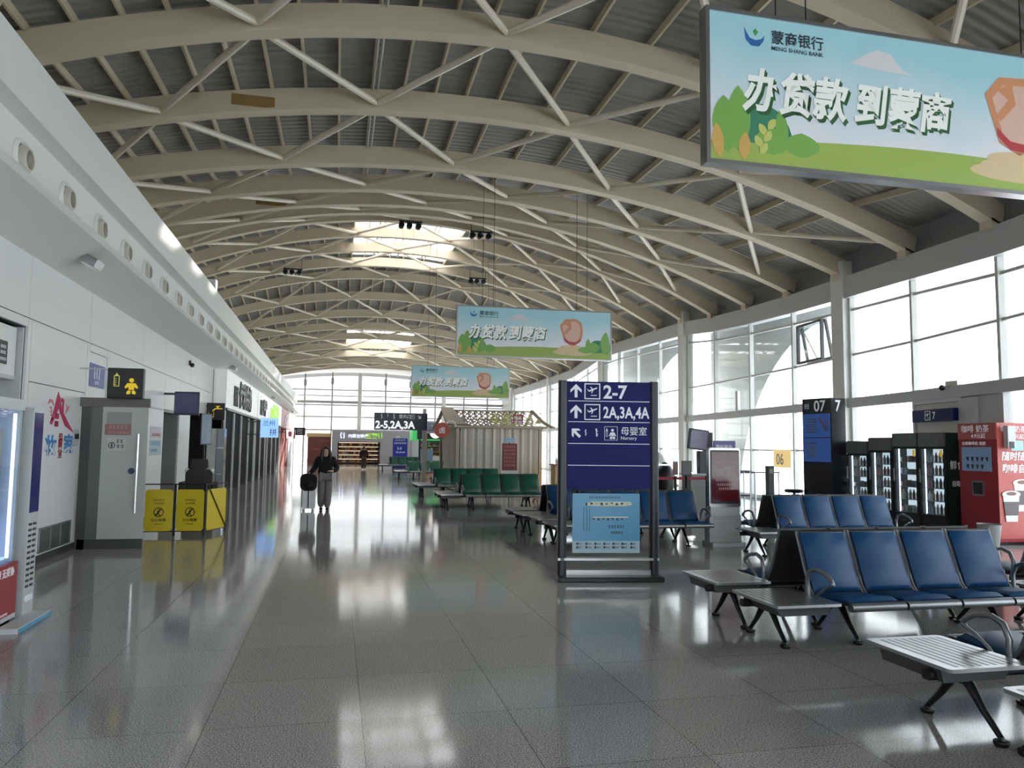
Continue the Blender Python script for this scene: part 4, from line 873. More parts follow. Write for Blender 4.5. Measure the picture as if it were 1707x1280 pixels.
# ================================================================ white advertising totem
t = thing('advert_totem', 'white freestanding totem with a dark red advert screen beside the blue benches', 'advert screen', (6.58, 12.22, 0), math.radians(-2))
MB().rbox((0, .06, 1.16), (.58, .11, 1.02), .04, 4).build('screen_housing', STEEL, t, smooth=40)
def adm():
    m = mat('red_advert_image', lin(74, 24, 28), .06, emit=.06, noise=.6, nscale=5); return m
MB().rbox((0, 0, 1.17), (.53, .012, .92), .02).build('bezel', BLACK, t); MB().bb((-.25, -.012, .75), (.25, -.006, 1.6)).build('screen', adm(), t)
m = MB()
for j, z in enumerate((1.4, 1.3, 1.2, 1.1, 1.02, .95)): dashes(m, -.18+.03*(j % 3), .2-.04*(j % 2), z, .035, -.015, -.012, 50+j)
m.build('advert_print', mat('pale_pink_ink', lin(190, 150, 146), .4), t)
MB().bb((-.27, .0, .56), (.27, .16, .65)).build('neck', LGREY, t)
MB().prism([(-.29, .06), (.29, .06), (.29, .5), (.26, .56), (-.26, .56), (-.29, .5)], 0, .2).build('lower_body', LGREY, t)
m = MB()
for j in range(10):
    for z in (.49, .45): m.box((-.2+.045*j, -.002, z), (.014, .006, .008))
m.build('perforation_print', GRN, t)
MB().bb((-.31, -.16, 0), (.29, .26, .06)).build('base_plate', LGREY, t)
# ================================================================ gate area
GP = mat('gate_pillar_black', lin(22, 24, 30), .25)
t = thing('gate_pillar', 'tall black gate pillar marked 07 with blue notice panels', 'gate pillar', (11.1, 15.6, 0), math.atan2(-.78, .23))
t.rotation_euler = (0, 0, math.atan2(.78, -.23)+PI)   # local +x runs from the far edge to the near corner of the wide face
MB().bb((-.81, 0, 0), (0, .49, 2.86)).build('body', GP, t)
m = MB(); m.bb((-.78, -.008, 1.95), (-.03, -.002, 2.5)); m.bb((-.78, -.008, 1.38), (-.03, -.002, 1.93)); m.build('notice_panel', mat('notice_blue', lin(44, 82, 150), .25, emit=.15, noise=.15), t)
m = MB()
for j in range(6): m.bb((-.7, -.012, 2.06+.06*j), (-.42, -.008, 2.085+.06*j)); m.bb((-.7, -.012, 1.5+.06*j), (-.42, -.008, 1.525+.06*j))
m.build('panel_print', mat('brown_grey_print', lin(110, 104, 110), .4), t)
m = MB(); m.prism([(-.36, 2.4), (-.32, 2.42), (-.12, 2.12), (-.15, 2.08)], -.012, -.008); 
for j in range(5): m.prism([(-.22+.02*j, 2.36-.06*j), (-.10+.01*j, 2.34-.05*j), (-.11, 2.31-.05*j)], -.012, -.008)
m.build('map_line', mat('map_line_red', lin(140, 80, 110), .4), t)
m = MB(); plane_icon(m, -.68, 2.68, .1, -.01, -.002); m.build('departure_symbol', SIGNW, t)
txt('07', .36, SIGNW, t, (-.48, -.005, 2.56), sx=.9, bold=.012)
txt('7', .36, SIGNW, t, (.006, .13, 2.56), rot=(PI/2, 0, PI/2), bold=.02)
# door block of gate seven in the glazing
t = thing('gate_door', 'grey gate door block with a small navy sign reading 7 set in the glass wall', 'gate door', (12.62, 13.6, 0))
a_ = math.atan2(-(15.45-12.25), -(FX(15.45)-FX(12.25))); t.rotation_euler = (0, 0, a_)
t.location = (FX(15.15)-.1, 15.15, 0); dv = Vector((FX(12.15)-FX(15.15), 12.15-15.15, 0)); Ld = dv.length; t.rotation_euler = (0, 0, math.atan2(dv.y, dv.x))
MB().bb((0, .02, 0), (Ld, .2, 2.78)).build('panel', LGREY, t)
MB().bb((.02, -.05, 2.70), (1.85, .02, 2.78)).bb((.02, -.05, 0), (.1, .02, 2.7)).bb((1.77, -.05, 0), (1.85, .02, 2.7)).build('door_frame', STRUT, t)
MB().bb((.1, -.02, .02), (.93, .02, 2.69)).bb((.94, -.02, .02), (1.77, .02, 2.69)).build('door_leaf', mat('door_grey', lin(200, 198, 194), .4), t)
MB().bb((1.86, -.06, 0), (2.3, .02, 2.75)).build('side_casing', LGREY, t)
MB().bb((.2, -.16, 2.3), (1.75, -.05, 2.56)).build('number_sign', NAVY, t); m = MB(); plane_icon(m, .82, 2.43, .19, -.166, -.16); m.build('departure_symbol', SIGNW, t); txt('7', .22, SIGNW, t, (1.0, -.163, 2.35), bold=.01)
# fridges
FRB = mat('fridge_black', lin(30, 34, 34), .35); BOT = mat('drink_packs', lin(150, 140, 140), .4, noise=.5, nscale=30); FRIN = mat('fridge_lit_inside', lin(190, 204, 212), .4, emit=.45)
P0 = Vector((11.76, 16.0, 0)); P1 = Vector((12.13, 13.35, 0)); dv = P1-P0; az = math.atan2(dv.y, dv.x)
cols = [lin(190, 190, 196), lin(150, 110, 112), lin(120, 126, 150), lin(176, 164, 132), lin(128, 140, 128)]
PK = [mat('drink_pack_%s' % n, c, .35) for n, c in zip('abcde', cols)]
for i, (h, lb) in enumerate(((1.87, 'farthest and shortest black drinks fridge, beside the gate pillar'), (1.95, 'second black drinks fridge from the gate pillar, bluish lit shelves'), (2.04, 'third black drinks fridge from the gate pillar with yellow corner stickers'), (2.04, 'nearest black drinks fridge with green printed side, beside the red coffee machine'))):
    wd = dv.length/4-.015; t = thing('drinks_fridge', lb, 'fridge', P0+dv*(i/4), az, 'drinks fridges along the glass wall')
    m = MB(); m.bb((0, .04, 0), (.04, .42, h)); m.bb((wd-.04, .04, 0), (wd, .42, h)); m.bb((.04, .38, .05), (wd-.04, .42, h)); m.bb((.04, .04, 0), (wd-.04, .38, .3)); m.bb((.04, .04, h-.3), (wd-.04, .38, h)); m.build('cabinet', FRB, t)
    MB().bb((.06, .355, .32), (wd-.06, .375, h-.32)).build('interior_lining', FRIN, t)
    MB().bb((.065, .1, .34), (.078, .13, h-.34)).build('light_strip', GLOW, t)
    nsh = 5
    for s_ in range(nsh):
        z = .34+s_*(h-.7)/nsh
        sh = MB().bb((.05, .1, z), (wd-.05, .35, z+.015)).build('shelf', LGREY, t)
        m = MB(); r_ = random.Random(i*10+s_); X = .1; kind = r_.random() < .6; 
        for n_ in range(6):
            m.mat(r_.randrange(5)); q = .1+n_*(wd-.2)/5
            if kind: m.lathe([(.03, 0), (.032, .12), (.014, .17), (.014, .2)], 8, (q, .18, z+.016))
            else: m.bb((q-.035, .14, z+.016), (q+.035, .3, z+.1+.05*r_.random()))
        p = m.build('drink_packs', PK, t); p['kind'] = 'stuff'
    MB().bb((.02, 0, .3), (wd-.02, .012, h-.3)).build('glass_door', PGLASS, t)
    m = MB(); m.bb((.0, -.005, .3), (.05, .04, h-.3)); m.bb((wd-.05, -.005, .3), (wd, .04, h-.3)); m.bb((.05, -.005, .3), (wd-.05, .04, .34)); m.bb((.05, -.005, h-.34), (wd-.05, .04, h-.3)); m.build('door_frame', FRB, t)
    MB().bb((.015, -.02, h-.29), (wd-.015, .04, h-.01)).build('header_panel', mat('fridge_header', lin(112, 116, 114), .35, noise=.3, nscale=6), t)
    MB().bb((.02, -.02, 1.0), (.05, -.006, 1.28)).build('handle', STEEL, t)
    if i >= 2: MB().bb((wd-.13, -.004, h-.5), (wd-.07, -.001, h-.36)).build('sticker', YEM, t)
    m = MB()
    for q in range(8): m.bb((.04, .03, .05+.03*q), (wd-.04, .045, .062+.03*q))
    m.build('lower_grille', GRN, t)
    if i == 3:
        MB().bb((wd, .03, .05), (wd+.008, .42, h-.02)).build('side_print', mat('dark_green_print', lin(28, 62, 50), .3, noise=.4, nscale=4), t); txt('鲜食', .2, SIGNW, t, (wd+.012, .1, 1.3), rot=(PI/2, 0, PI/2)); txt('自取', .13, SIGNW, t, (wd+.012, .14, .95), rot=(PI/2, 0, PI/2))
# coffee machine: corner nearest us at local origin, front along -x side
t = thing('coffee_machine', 'red self-service coffee machine with white cup picture on its pink side', 'coffee machine', (11.52, 11.5, 0))
MB().bb((0, 0, .06), (.78, .86, 2.18)).build('cabinet', RED, t); MB().bb((.03, .03, 0), (.75, .83, .06)).build('plinth', BLACK, t)
MB().bb((.0, -.012, .12), (.78, 0, 2.18)).build('side_print', REDL, t); MB().bb((-.012, 0, 1.88), (0, .86, 2.18)).build('header_print', mat('header_salmon', lin(178, 84, 80), .35), t)
fr = (PI/2, 0, -PI/2)
txt('咖啡 奶茶', .15, SIGNW, t, (-.014, .78, 2.02), rot=fr); txt('4.9元起', .1, SIGNW, t, (-.014, .55, 1.91), rot=fr); txt('自助咖啡机 现磨', .075, SIGNW, t, (-.004, .78, 1.78), rot=fr)
MB().bb((-.016, .12, 1.3), (0, .78, 1.74)).build('screen', mat('slate_blue_screen', lin(92, 112, 136), .15, emit=.15), t)
m = MB(); r_ = random.Random(4)
for row_ in range(2):
    for k in range(5-row_): y = .68-.11*k; z = 1.56-.14*row_; m.prism([(y, z), (y-.07, z), (y-.05, z-.08), (y-.03, z-.08)], -.019, -.016, 'YZ')
m.build('menu_cup_print', INK, t)
MB().bb((-.02, .3, .85), (0, .56, 1.12)).build('outlet_frame', STEEL, t); MB().bb((-.024, .33, .88), (-.02, .53, 1.09)).build('outlet_window', BLACK, t)
txt('咖啡 奶茶', .13, SIGNW, t, (.08, -.014, 2.02)); txt('4.9元起', .1, SIGNW, t, (.26, -.014, 1.9)); txt('随时随地', .17, SIGNW, t, (.08, -.014, 1.52), bold=.02, shear=.1); txt('咖啡自由', .17, SIGNW, t, (.08, -.014, 1.3), bold=.02, shear=.1)
MB().bb((.3, -.018, 1.68), (.56, -.012, 1.86)).build('notice_sticker', mat('sky_blue_sticker', lin(150, 200, 224), .4), t)
def cup(mb, x, z, s, y): 
    mb.mat(0).prism([(x-.16*s, z+.42*s), (x+.16*s, z+.42*s), (x+.11*s, z), (x-.11*s, z)], y, y+.003); mb.mat(1).prism([(x-.15*s, z+.32*s), (x+.15*s, z+.32*s), (x+.125*s, z+.1*s), (x-.125*s, z+.1*s)], y-.003, y)
    mb.mat(0).prism([(x+.18*s*math.cos(2*PI*k/18), z+.44*s+.06*s*math.sin(2*PI*k/18)) for k in range(18)], y-.006, y-.003); mb.mat(2).prism([(x+.1*s*math.cos(2*PI*k/14), z+.45*s+.03*s*math.sin(2*PI*k/14)) for k in range(14)], y-.009, y-.006)
m = MB(); cup(m, .5, .6, 1.15, -.018); cup(m, .24, .42, 1.1, -.028); m.build('cup_print', [mat('cup_white', lin(214, 212, 212), .4), mat('cup_sleeve', lin(92, 84, 86), .5), mat('coffee_brown', lin(120, 84, 70), .4)], t)
t = thing('paper_dispenser', 'small clear and grey cup holder fixed on the coffee machine corner', 'dispenser', (11.62, 11.4, 1.72)); MB().bb((0, -.05, 0), (.16, .045, .4)).build('tube_case', LGREY, t); MB().bb((.02, -.06, .0), (.12, -.05, .12)).build('outlet', BLACK, t)
t = thing('waste_bin', 'small grey round bin with dark liner in front of the coffee machine', 'bin', (11.0, 11.2, 0)); MB().lathe([(.14, 0), (.19, .42), (.2, .42), (.18, .4), (.13, .05)], 20).build('bucket', GREY, t, smooth=40); MB().lathe([(.185, .4), (.15, .33), (.01, .3)], 20).build('liner', BLACK, t, smooth=40)
# gate counter, screens and belt posts
t = thing('gate_counter', 'boarding counter with a dark screen column and a violet desk sign', 'counter', (8.72, 17.0, 0))
MB().bb((-.45, 0, 0), (.55, .5, 1.02)).build('desk_body', GREY, t); MB().bb((-.5, -.05, 1.02), (.6, .55, 1.06)).build('desk_top', LGREY, t)
MB().bb((-.16, .1, 1.06), (.06, .3, 1.6)).build('column', mat('navy_black_column', lin(20, 22, 40), .3), t); MB().rbox((-.2, .12, 1.87), (.5, .08, .5), .02, M=Matrix.Rotation(.12, 3, 'Y')).build('monitor', BLACK, t); MB().box((-.205, .07, 1.87), (.44, .01, .43), M=Matrix.Rotation(.12, 3, 'Y')).build('screen', mat('violet_screen', lin(70, 62, 92), .15, emit=.15, noise=.5, nscale=6), t)
MB().rbox((.14, .2, 1.85), (.12, .1, .4), .02).build('side_monitor', BLACK, t); MB().bb((.16, 0, 1.5), (.72, .06, 1.85)).build('desk_sign', mat('violet_sign', lin(96, 92, 140), .3, emit=.1), t); txt('登机服务', .11, SIGNW, t, (.2, -.005, 1.66), bold=.01)
MB().bb((.2, .02, 1.06), (.24, .06, 1.5)).bb((.64, .02, 1.06), (.68, .06, 1.5)).build('sign_leg', DKMET, t)
BELT = mat('red_belt', lin(150, 22, 40), .6); prev = None
for i, (x, y, head, lb) in enumerate(((7.36, 15.9, 0, 'black belt post nearest the white pod, with a tall brown sign head'), (7.63, 15.9, 1, 'black belt post holding a dark notice frame, second from the pod'), (8.12, 15.9, 2, 'black belt post in front of the boarding counter desk'))):
    t = thing('belt_post', lb, 'belt post', (x, y, 0), 0, 'red belt posts at the gate')
    MB().lathe([(.115, 0), (.115, .015), (.03, .04), (.03, .96), (.04, .96), (.04, 1.04), (.0, 1.05)], 16).build('post', BLACK, t, smooth=40)
    if i < 2: MB().bb((.04, -.006, .96), ((.27 if i == 0 else .49)-.04, .006, 1.02)).build('belt_ribbon', BELT, t)
    if i == 0: MB().bb((-.06, -.012, 1.06), (.06, .012, 1.36)).build('sign_head', mat('brown_sign', lin(96, 52, 52), .4), t); MB().bb((-.06, -.012, 1.36), (-.01, .012, 1.52)).bb((.01, -.012, 1.36), (.05, .012, 1.5)).build('leaflet', STEEL, t)
    if i == 1: MB().bb((-.12, -.012, 1.06), (.12, .012, 1.38)).build('sign_head', BLACK, t); MB().bb((-.1, -.015, 1.08), (.1, -.012, 1.36)).build('notice', GRN, t)
MB().bb((-.95, -.006, .96), (-.04, .006, 1.02)).build('belt_ribbon', BELT, bpy.data.objects['belt_post'])
t = thing('massage_pod', 'white egg-shaped pod with a dark opening half hidden by the navy sign', 'pod', (8.05, 18.6, 0)); POD = mat('pod_white', lin(214, 214, 208), .3)
MB().ball((0, .1, .85), (.42, .5, .74), 24, 16).build('shell', POD, t, smooth=80); MB().ball((.12, -.2, .85), (.31, .34, .46), 20, 12).build('opening', BLACK, t, smooth=80); MB().bb((-.3, -.25, 0), (.3, .4, .2)).build('base', GRN, t); MB().bb((-.15, -.4, 1.22), (.3, -.32, 1.25)).build('light_strip', GLOW, t)
# low rail and things by the windows
t = thing('glass_railing', 'low glass railing with a dark handrail in front of the windows', 'railing', (10.05, 19.6, 0), math.radians(4))
MB().tube([(0, 0, 1.0), (2.3, 0, 1.0)], .022, 8).build('handrail', BLACK, t)
for q in (.02, .78, 1.5, 2.28): MB().bb((q-.02, -.02, 0), (q+.02, .02, 1.0)).build('post', STEEL, t)
for q in (.05, .81, 1.53): MB().bb((q, -.005, .1), (q+.66, .005, .94)).build('glass_panel', PGLASS, t)
t = thing('ticket_bollard', 'grey square bollard standing before the window marked 06', 'bollard', (10.72, 17.6, 0)); MB().rbox((0, 0, .62), (.17, .17, 1.24), .02, 2, axis='Z').build('body', GRN, t); MB().bb((-.06, -.09, 1.05), (.04, -.085, 1.16)).build('reader_face', GREY, t)
t = thing('gate_stool', 'black round-seated stool by the railing under the 06 sticker', 'stool', (10.75, 16.6, 0)); MB().lathe([(.0, .62), (.2, .63), (.23, .67), (.2, .71), (.0, .72)], 20).build('seat', BLACK, t, smooth=50); MB().lathe([(.2, 0), (.2, .02), (.03, .05), (.03, .62)], 16).build('stem', DKMET, t, smooth=40); MB().tube([(.21, 0, .66), (.24, 0, .5), (.2, 0, .3)], .012, 6).build('side_hoop', BLACK, t, smooth=50)
t = thing('luggage_stand', 'small steel stand with a dark top left of the bollard', 'stand', (9.75, 17.4, 0)); 
for q in ((-.22, -.15), (.22, -.15), (.22, .15), (-.22, .15)): MB().tube([(q[0], q[1], 0), (q[0], q[1], 1.1)], .014, 6).build('leg', STEEL, t)
MB().bb((-.25, -.18, 1.1), (.25, .18, 1.13)).build('top', STEEL, t); MB().bb((-.22, -.15, .5), (.22, .15, .53)).build('lower_tray', BLACK, t)
n_, d_ = fnorm(22.6); t = thing('window_sticker', 'yellow square sticker reading 06 on the glass behind the bollard', 'sticker', tuple(fpt(22.0, 1.08)-n_*.03), math.atan2(d_.y, d_.x)+PI)
MB().bb((-.6, -.004, 0), (.55, 0, .58)).build('sheet', mat('yellow_sticker', lin(236, 206, 140), .5, emit=.25), t); txt('06', .5, GREY, t, (-.42, -.006, .1), bold=.005)
t = thing('rail_lamp', 'small white fixture hanging off the window rail near the second column', 'fixture', (14.0, 25.0, 2.95)); MB().bb((-.05, -.08, 0), (.05, .08, .78)).build('case', WHITE2, t)
t = thing('rail_camera', 'small white camera box on the window rail above the gate door', 'camera', (FX(13.6)-.13, 13.6, 3.03)); MB().bb((-.06, -.16, 0), (.06, .16, .1)).build('case', WHITE2, t); MB().ball((-.02, .3, -.02), .06).build('dome', BLACK, t, smooth=60); MB().bb((-.02, .14, -.02), (.02, .3, .02)).build('arm', WHITE2, t)
# ================================================================ curtain kiosk with lattice roof
t = thing('curtain_kiosk', 'cream curtained market kiosk with curved lattice roof behind green benches', 'kiosk', (4.3, 27.7, 0)); W3, D3 = 3.1, 4.4
POSTM = mat('kiosk_post_tan', lin(176, 160, 138), .5)
for q in ((0, 0), (W3, 0), (0, D3), (W3, D3)): MB().bb((q[0]-.06, q[1]-.06, 0), (q[0]+.06, q[1]+.06, 2.35)).build('post', POSTM, t)
MB().bb((-.1, -.1, 2.3), (W3+.1, D3+.1, 2.42)).build('eave_board', POSTM, t)
def curtain(x0, y0, x1, y1, name, m_, zt=2.3, pull=0):
    m = MB(); n = 90; d = Vector((x1-x0, y1-y0, 0)); L = d.length; d.normalize(); nn = Vector((-d.y, d.x, 0)); vs = []
    for j, z in enumerate((.03, .6, 1.0, 1.5, 1.9, zt)):
        for i in range(n+1):
            u = i/n; f = .022*math.sin(u*L*23)+.012*math.sin(u*L*41+1)+.006*math.sin(u*L*67); uu = u
            if pull: uu = u*(1-pull*math.exp(-((z-1.1)/.5)**2)*(1 if pull > 0 else 1))
            p = Vector((x0, y0, z))+d*(uu*L)+nn*(f*(.5+.5*(z/zt))); vs.append(p)
    fs = [(j*(n+1)+i, j*(n+1)+i+1, (j+1)*(n+1)+i+1, (j+1)*(n+1)+i) for j in range(5) for i in range(n)]
    k = len(vs); vs2 = [p+nn*.012 for p in vs]
    return m.add(vs+vs2, fs+[tuple(reversed([q+k for q in f])) for f in fs]).build(name, m_, t, smooth=60)
curtain(W3-.08, -.02, .1, -.02, 'curtain', CREAMC); curtain(-.02, .25, -.02, D3-.1, 'curtain', CREAMC, pull=.25)
curtain(.1, D3, W3-.08, D3, 'curtain', CREAMC); curtain(W3+.02, D3-.1, W3+.02, .1, 'curtain', CREAMC)
def roofp(u, v):  # v 0 eave .. 1 ridge: curved, flaring at the eave
    return 2.42+.68*(v**1.45)
ridge = D3/2; RO = mat('cream_roof_board', lin(168, 152, 130), .5)
for side in (0, 1):
    def P(x, v):
        y = -.35+(ridge+.35)*v if side == 0 else D3+.35-(ridge+.35)*v
        return Vector((x, y, 2.36+.72*(v**1.5)))
    for x in (-.25, W3+.25):
        m = MB(); pts_ = [P(x+(.18 if x > 0 else -.1)*(1-i/8)*(1 if x > 0 else 1), i/8) for i in range(9)]
        for a, b in zip(pts_, pts_[1:]): m.bar(a, b, .12, .07)
        m.build('gable_board', RO, t)
    m = MB(); n = 13
    for i in range(-4, n):
        for s_ in (1, -1):
            prev = None
            for j in range(9):
                v = .04+.9*j/8; xx = W3*(i/n)+(.9*v if s_ > 0 else .9*(1-v))
                q = P(xx, v) if 0 <= xx <= W3 else None
                if q is not None and prev is not None: m.bar(prev, q, .045, .025)
                prev = q
    m.build('lattice', RO, t)
    m = MB(); a = P(-.2, .02); b = P(W3+.2, .02); m.bar(a, b, .06, .08); m.bar(P(-.2, .97), P(W3+.2, .97), .05, .06); m.build('roof_rail', RO, t)
m = MB(); vs = []
for side in (0,):
    for x in (-.35, .42):
        for i in range(9):
            v = i/8; vs.append((x+(0 if x < 0 else -.3*v), -.35+(ridge+.35)*v, 2.40+.74*(v**1.5)))
    fs = [(i, i+1, 9+i+1, 9+i) for i in range(8)]
    m.add([Vector(p) for p in vs]+[Vector(p)+Vector((0, 0, .03)) for p in vs], fs+[tuple(reversed([q+18 for q in f])) for f in fs])
m.build('roof_cloth', RO, t)
CREST = mat('white_cloud_ornament', lin(214, 212, 206), .5)
m = MB()
for q in (-.12, 1): 
    for k in range(6):
        a = PI*k/5; m.lathe([(.04, -.02), (.04, .02)], 10, (-.3+.16*math.cos(a), -.36, 2.4+.14*math.sin(a)), 'Y')
    break
m.build('cloud_ornament', CREST, t)
GOLD = mat('olive_gold_letter', lin(178, 168, 96), .5); txt('草原上', .46, GOLD, t, (1.1, -.3, 2.46), bold=.02, sx=.9); RS = mat('seal_red', lin(140, 40, 54), .5)
MB().bb((2.0, -.3, 2.44), (2.36, -.27, 2.82)).build('seal_plate', RS, t); txt('牧民', .15, SIGNW, t, (2.03, -.304, 2.64), sx=1); txt('好物', .15, SIGNW, t, (2.03, -.304, 2.48), sx=1)
m = MB(); m.lathe([(.14, -.02), (.14, .02), (.09, .02), (.09, -.02), (.14, -.02)], 16, (2.62, -.28, 2.6), 'Y', closed=False); m.prism([(2.8, 2.5), (2.95, 2.7), (3.05, 2.5)], -.3, -.27); m.build('ring_ornament', GOLD, t)
t = thing('round_sign', 'red round sign on a thin pole at the kiosk left corner', 'sign', (3.62, 26.9, 0)); MB().tube([(0, .03, 0), (0, .03, 2.0)], .02, 6).build('pole', BLACK, t); MB().lathe([(.16, 0), (.16, .02), (.03, .03)], 16).build('base', BLACK, t); MB().lathe([(.27, -.03), (.27, .03)], 28, (0, 0, 2.2), 'Y').build('disc', mat('brick_red_disc', lin(168, 72, 58), .5), t); txt('卤', .24, SIGNW, t, (-.12, -.034, 2.11))
t = thing('notice_stand', 'dark red notice stand with a pale blue top behind the green seat backs', 'notice stand', (5.95, 26.4, 0)); MB().bb((-.27, -.02, .82), (.27, .02, 1.76)).build('board', mat('maroon_board', lin(110, 34, 42), .4), t); MB().bb((-.2, -.025, 1.79), (.2, .025, 1.95)).build('header_card', mat('powder_blue_card', lin(150, 176, 196), .5), t); MB().bb((-.24, -.022, .70), (.24, .02, .82)).build('footer_strip', LGREY, t); MB().bb((-.02, .02, .03), (.02, .06, 1.8)).build('pole', DKMET, t); MB().bb((-.2, -.15, 0), (.2, .2, .03)).build('base', DKMET, t)
m = MB()
for j in range(6): dashes(m, -.2, .2, 1.62-.13*j, .06, -.024, -.02, j)
m.build('notice_print', mat('pink_ink', lin(196, 130, 120), .5), t)
t = thing('wooden_counter', 'low wooden counter with bottles right of the curtain kiosk', 'counter', (8.0, 26.5, 0)); MB().bb((-.35, 0, 0), (.5, .6, 1.0)).build('body', WOOD, t); MB().bb((-.4, -.03, 1.0), (.55, .63, 1.04)).build('top', mat('reddish_top', lin(130, 80, 66), .4), t)
for i in range(3):
    b_ = thing('bottle', 'small bottle standing on the wooden counter beside the curtain kiosk', 'bottle', (7.75+.25*i, 26.7, 1.04), 0, 'bottles on the wooden counter'); MB().lathe([(.04, 0), (.045, .15), (.018, .22), (.018, .3)], 10).build('body', PK[i], b_, smooth=40)
# ================================================================ far end shops
FGREY = mat('far_shop_grey', lin(156, 154, 160), .4)
t = thing('far_shop', 'grey far-end shop with lit shelves and a green and white illuminated sign', 'shop', (-.35, 67.5, 0))
MB().bb((0, 0, 1.9), (8.0, 2.2, 2.85)).build('fascia', FGREY, t); MB().bb((0, 0, 0), (.5, 2.2, 1.9)).build('front_wall', FGREY, t); MB().bb((4.1, 0, 0), (8.0, 2.2, 1.9)).build('front_wall', FGREY, t); MB().bb((.5, 2.0, 0), (4.1, 2.2, 1.9)).build('rear_wall', mat('dark_wine_wall', lin(70, 40, 44), .5), t)
LIT = mat('warm_lit_back', lin(255, 232, 190), .5, emit=.6)
r_ = random.Random(9); PKS = [mat('shelf_goods_%s' % n, c, .5) for n, c in zip(('amber', 'brown', 'cream', 'wine', 'grey'), (lin(176, 120, 60), lin(96, 62, 46), lin(206, 190, 160), lin(110, 40, 44), lin(120, 124, 136)))]
for s_ in range(5):
    z = .1+.36*s_; sh = MB().bb((.55, 1.5, z), (4.05, 2.0, z+.03)).build('shelf', WOOD, t); MB().bb((.6, 1.96, z+.27), (4.0, 1.99, z+.31)).build('shelf_light', LIT, sh)
    m = MB(); X = .6
    while X < 3.95: m.mat(r_.randrange(5)); h_ = r_.uniform(.1, .22); w__ = r_.uniform(.08, .2); m.bb((X, 1.55, z+.03), (X+w__, 1.9, z+.03+h_)); X += w__+.02
    p = m.build('shelf_goods', PKS, t); p['kind'] = 'stuff'
WLET = mat('white_lit_letter', lin(225, 230, 255), .4, emit=.5); txt('内蒙古特产', .34, WLET, t, (1.35, -.03, 2.28), sx=1.0, bold=.02); txt('三粮', .52, GLET, t, (2.8, -.03, 2.22), sx=1.0, bold=.04)
m = MB(); squig(m, .75, 2.2, .5, -.03, 0, 2); squig(m, 1.0, 2.2, .5, -.03, 0, 3); m.build('script_letter', WLET, t); m = MB(); squig(m, 3.95, 2.25, .45, -.03, 0, 6); squig(m, 4.2, 2.25, .45, -.03, 0, 7); m.build('green_script_letter', GLET, t)
m = MB(); 
for z in (2.3, 1.55): m.lathe([(.15, -.02), (.15, 0), (.11, 0), (.11, -.02), (.15, -.02)], 14, (5.6, 0, z), 'Y', closed=False)
m.build('ring_emblem', SIGNW, t)
t = thing('brown_kiosk', 'dark red-brown kiosk at the far left end below the glazing', 'kiosk', (-2.35, 67.8, 0)); MB().bb((0, 0, 0), (1.9, 1.8, 2.3)).build('body', mat('red_brown_board', lin(104, 56, 42), .5, noise=.2), t); MB().bb((-.1, -.1, 2.3), (1.95, 1.9, 2.6)).build('fascia', WOOD, t); m = MB(); dashes(m, 1.0, 1.7, 1.9, .12, -.01, 0, 3); dashes(m, .5, 1.0, 1.2, .12, -.01, 0, 4); m.build('sign_print', mat('faded_red_ink', lin(190, 110, 90), .5), t)
t = thing('information_board', 'small far blue information board with white gate lines, in front of the grey shop', 'sign', (4.0, 56.0, 0)); MB().bb((0, 0, .05), (1.05, .12, 2.15)).build('board', mat('royal_blue_board', lin(28, 40, 132), .3, emit=.12), t); MB().bb((-.05, -.1, 0), (1.1, .25, .05)).build('base', DKMET, t); txt('2-5', .26, SIGNW, t, (.3, -.005, 1.35), bold=.02); txt('2A,3A,4A', .17, SIGNW, t, (.22, -.005, 1.1), bold=.02); m = MB(); dashes(m, .1, .95, 1.75, .12, -.006, 0, 6); dashes(m, .15, .9, 1.98, .08, -.006, 0, 7); m.build('line_print', SIGNW, t); MB().bb((.1, -.006, .2), (.95, 0, .7)).build('map_print', MAPB, t)
GSG = mat('green_lit_sign', lin(46, 150, 76), .4, emit=.45)
t = thing('green_shop', 'far shop with a bright green signboard left of the curtain kiosk', 'shop', (5.3, 52.0, 0))
MB().bb((-.3, 0, 0), (.2, 2, 2.0)).build('side_wall', LGREY, t); MB().bb((3.8, 0, 0), (4.3, 2, 2.0)).build('side_wall', LGREY, t); MB().bb((.2, 1.8, 0), (3.8, 2, 2.0)).build('rear_wall', mat('dim_brown_wall', lin(96, 76, 60), .5), t); MB().bb((-.3, -.1, 2.0), (4.3, 2, 2.75)).build('signboard', GSG, t); txt('小周', .5, YEM, t, (2.2, -.11, 2.15), bold=.02); m = MB(); dashes(m, .1, 1.6, 2.5, .14, -.12, -.1, 3); dashes(m, 3.3, 4.2, 2.2, .1, -.12, -.1, 4); m.build('sign_print', YEM, t); MB().bb((-.3, -.12, 2.75), (4.3, 2, 2.85)).build('top_strip', LGREY, t)
for q in range(4): MB().bb((.3, 1.4, .4+.4*q), (3.7, 1.78, .43+.4*q)).build('shelf', WOOD, t)
m = MB()
for s_ in range(4):
    X = .35
    while X < 3.6: m.mat(r_.randrange(5)); h_ = r_.uniform(.12, .28); m.bb((X, 1.45, .43+.4*s_), (X+.15, 1.7, .43+.4*s_+h_)); X += .19
p = m.build('shelf_goods', PKS, t); p['kind'] = 'stuff'; MB().bb((.3, .3, 0), (3.0, .8, .95)).build('counter', mat('counter_white', lin(190, 186, 180), .4), t)
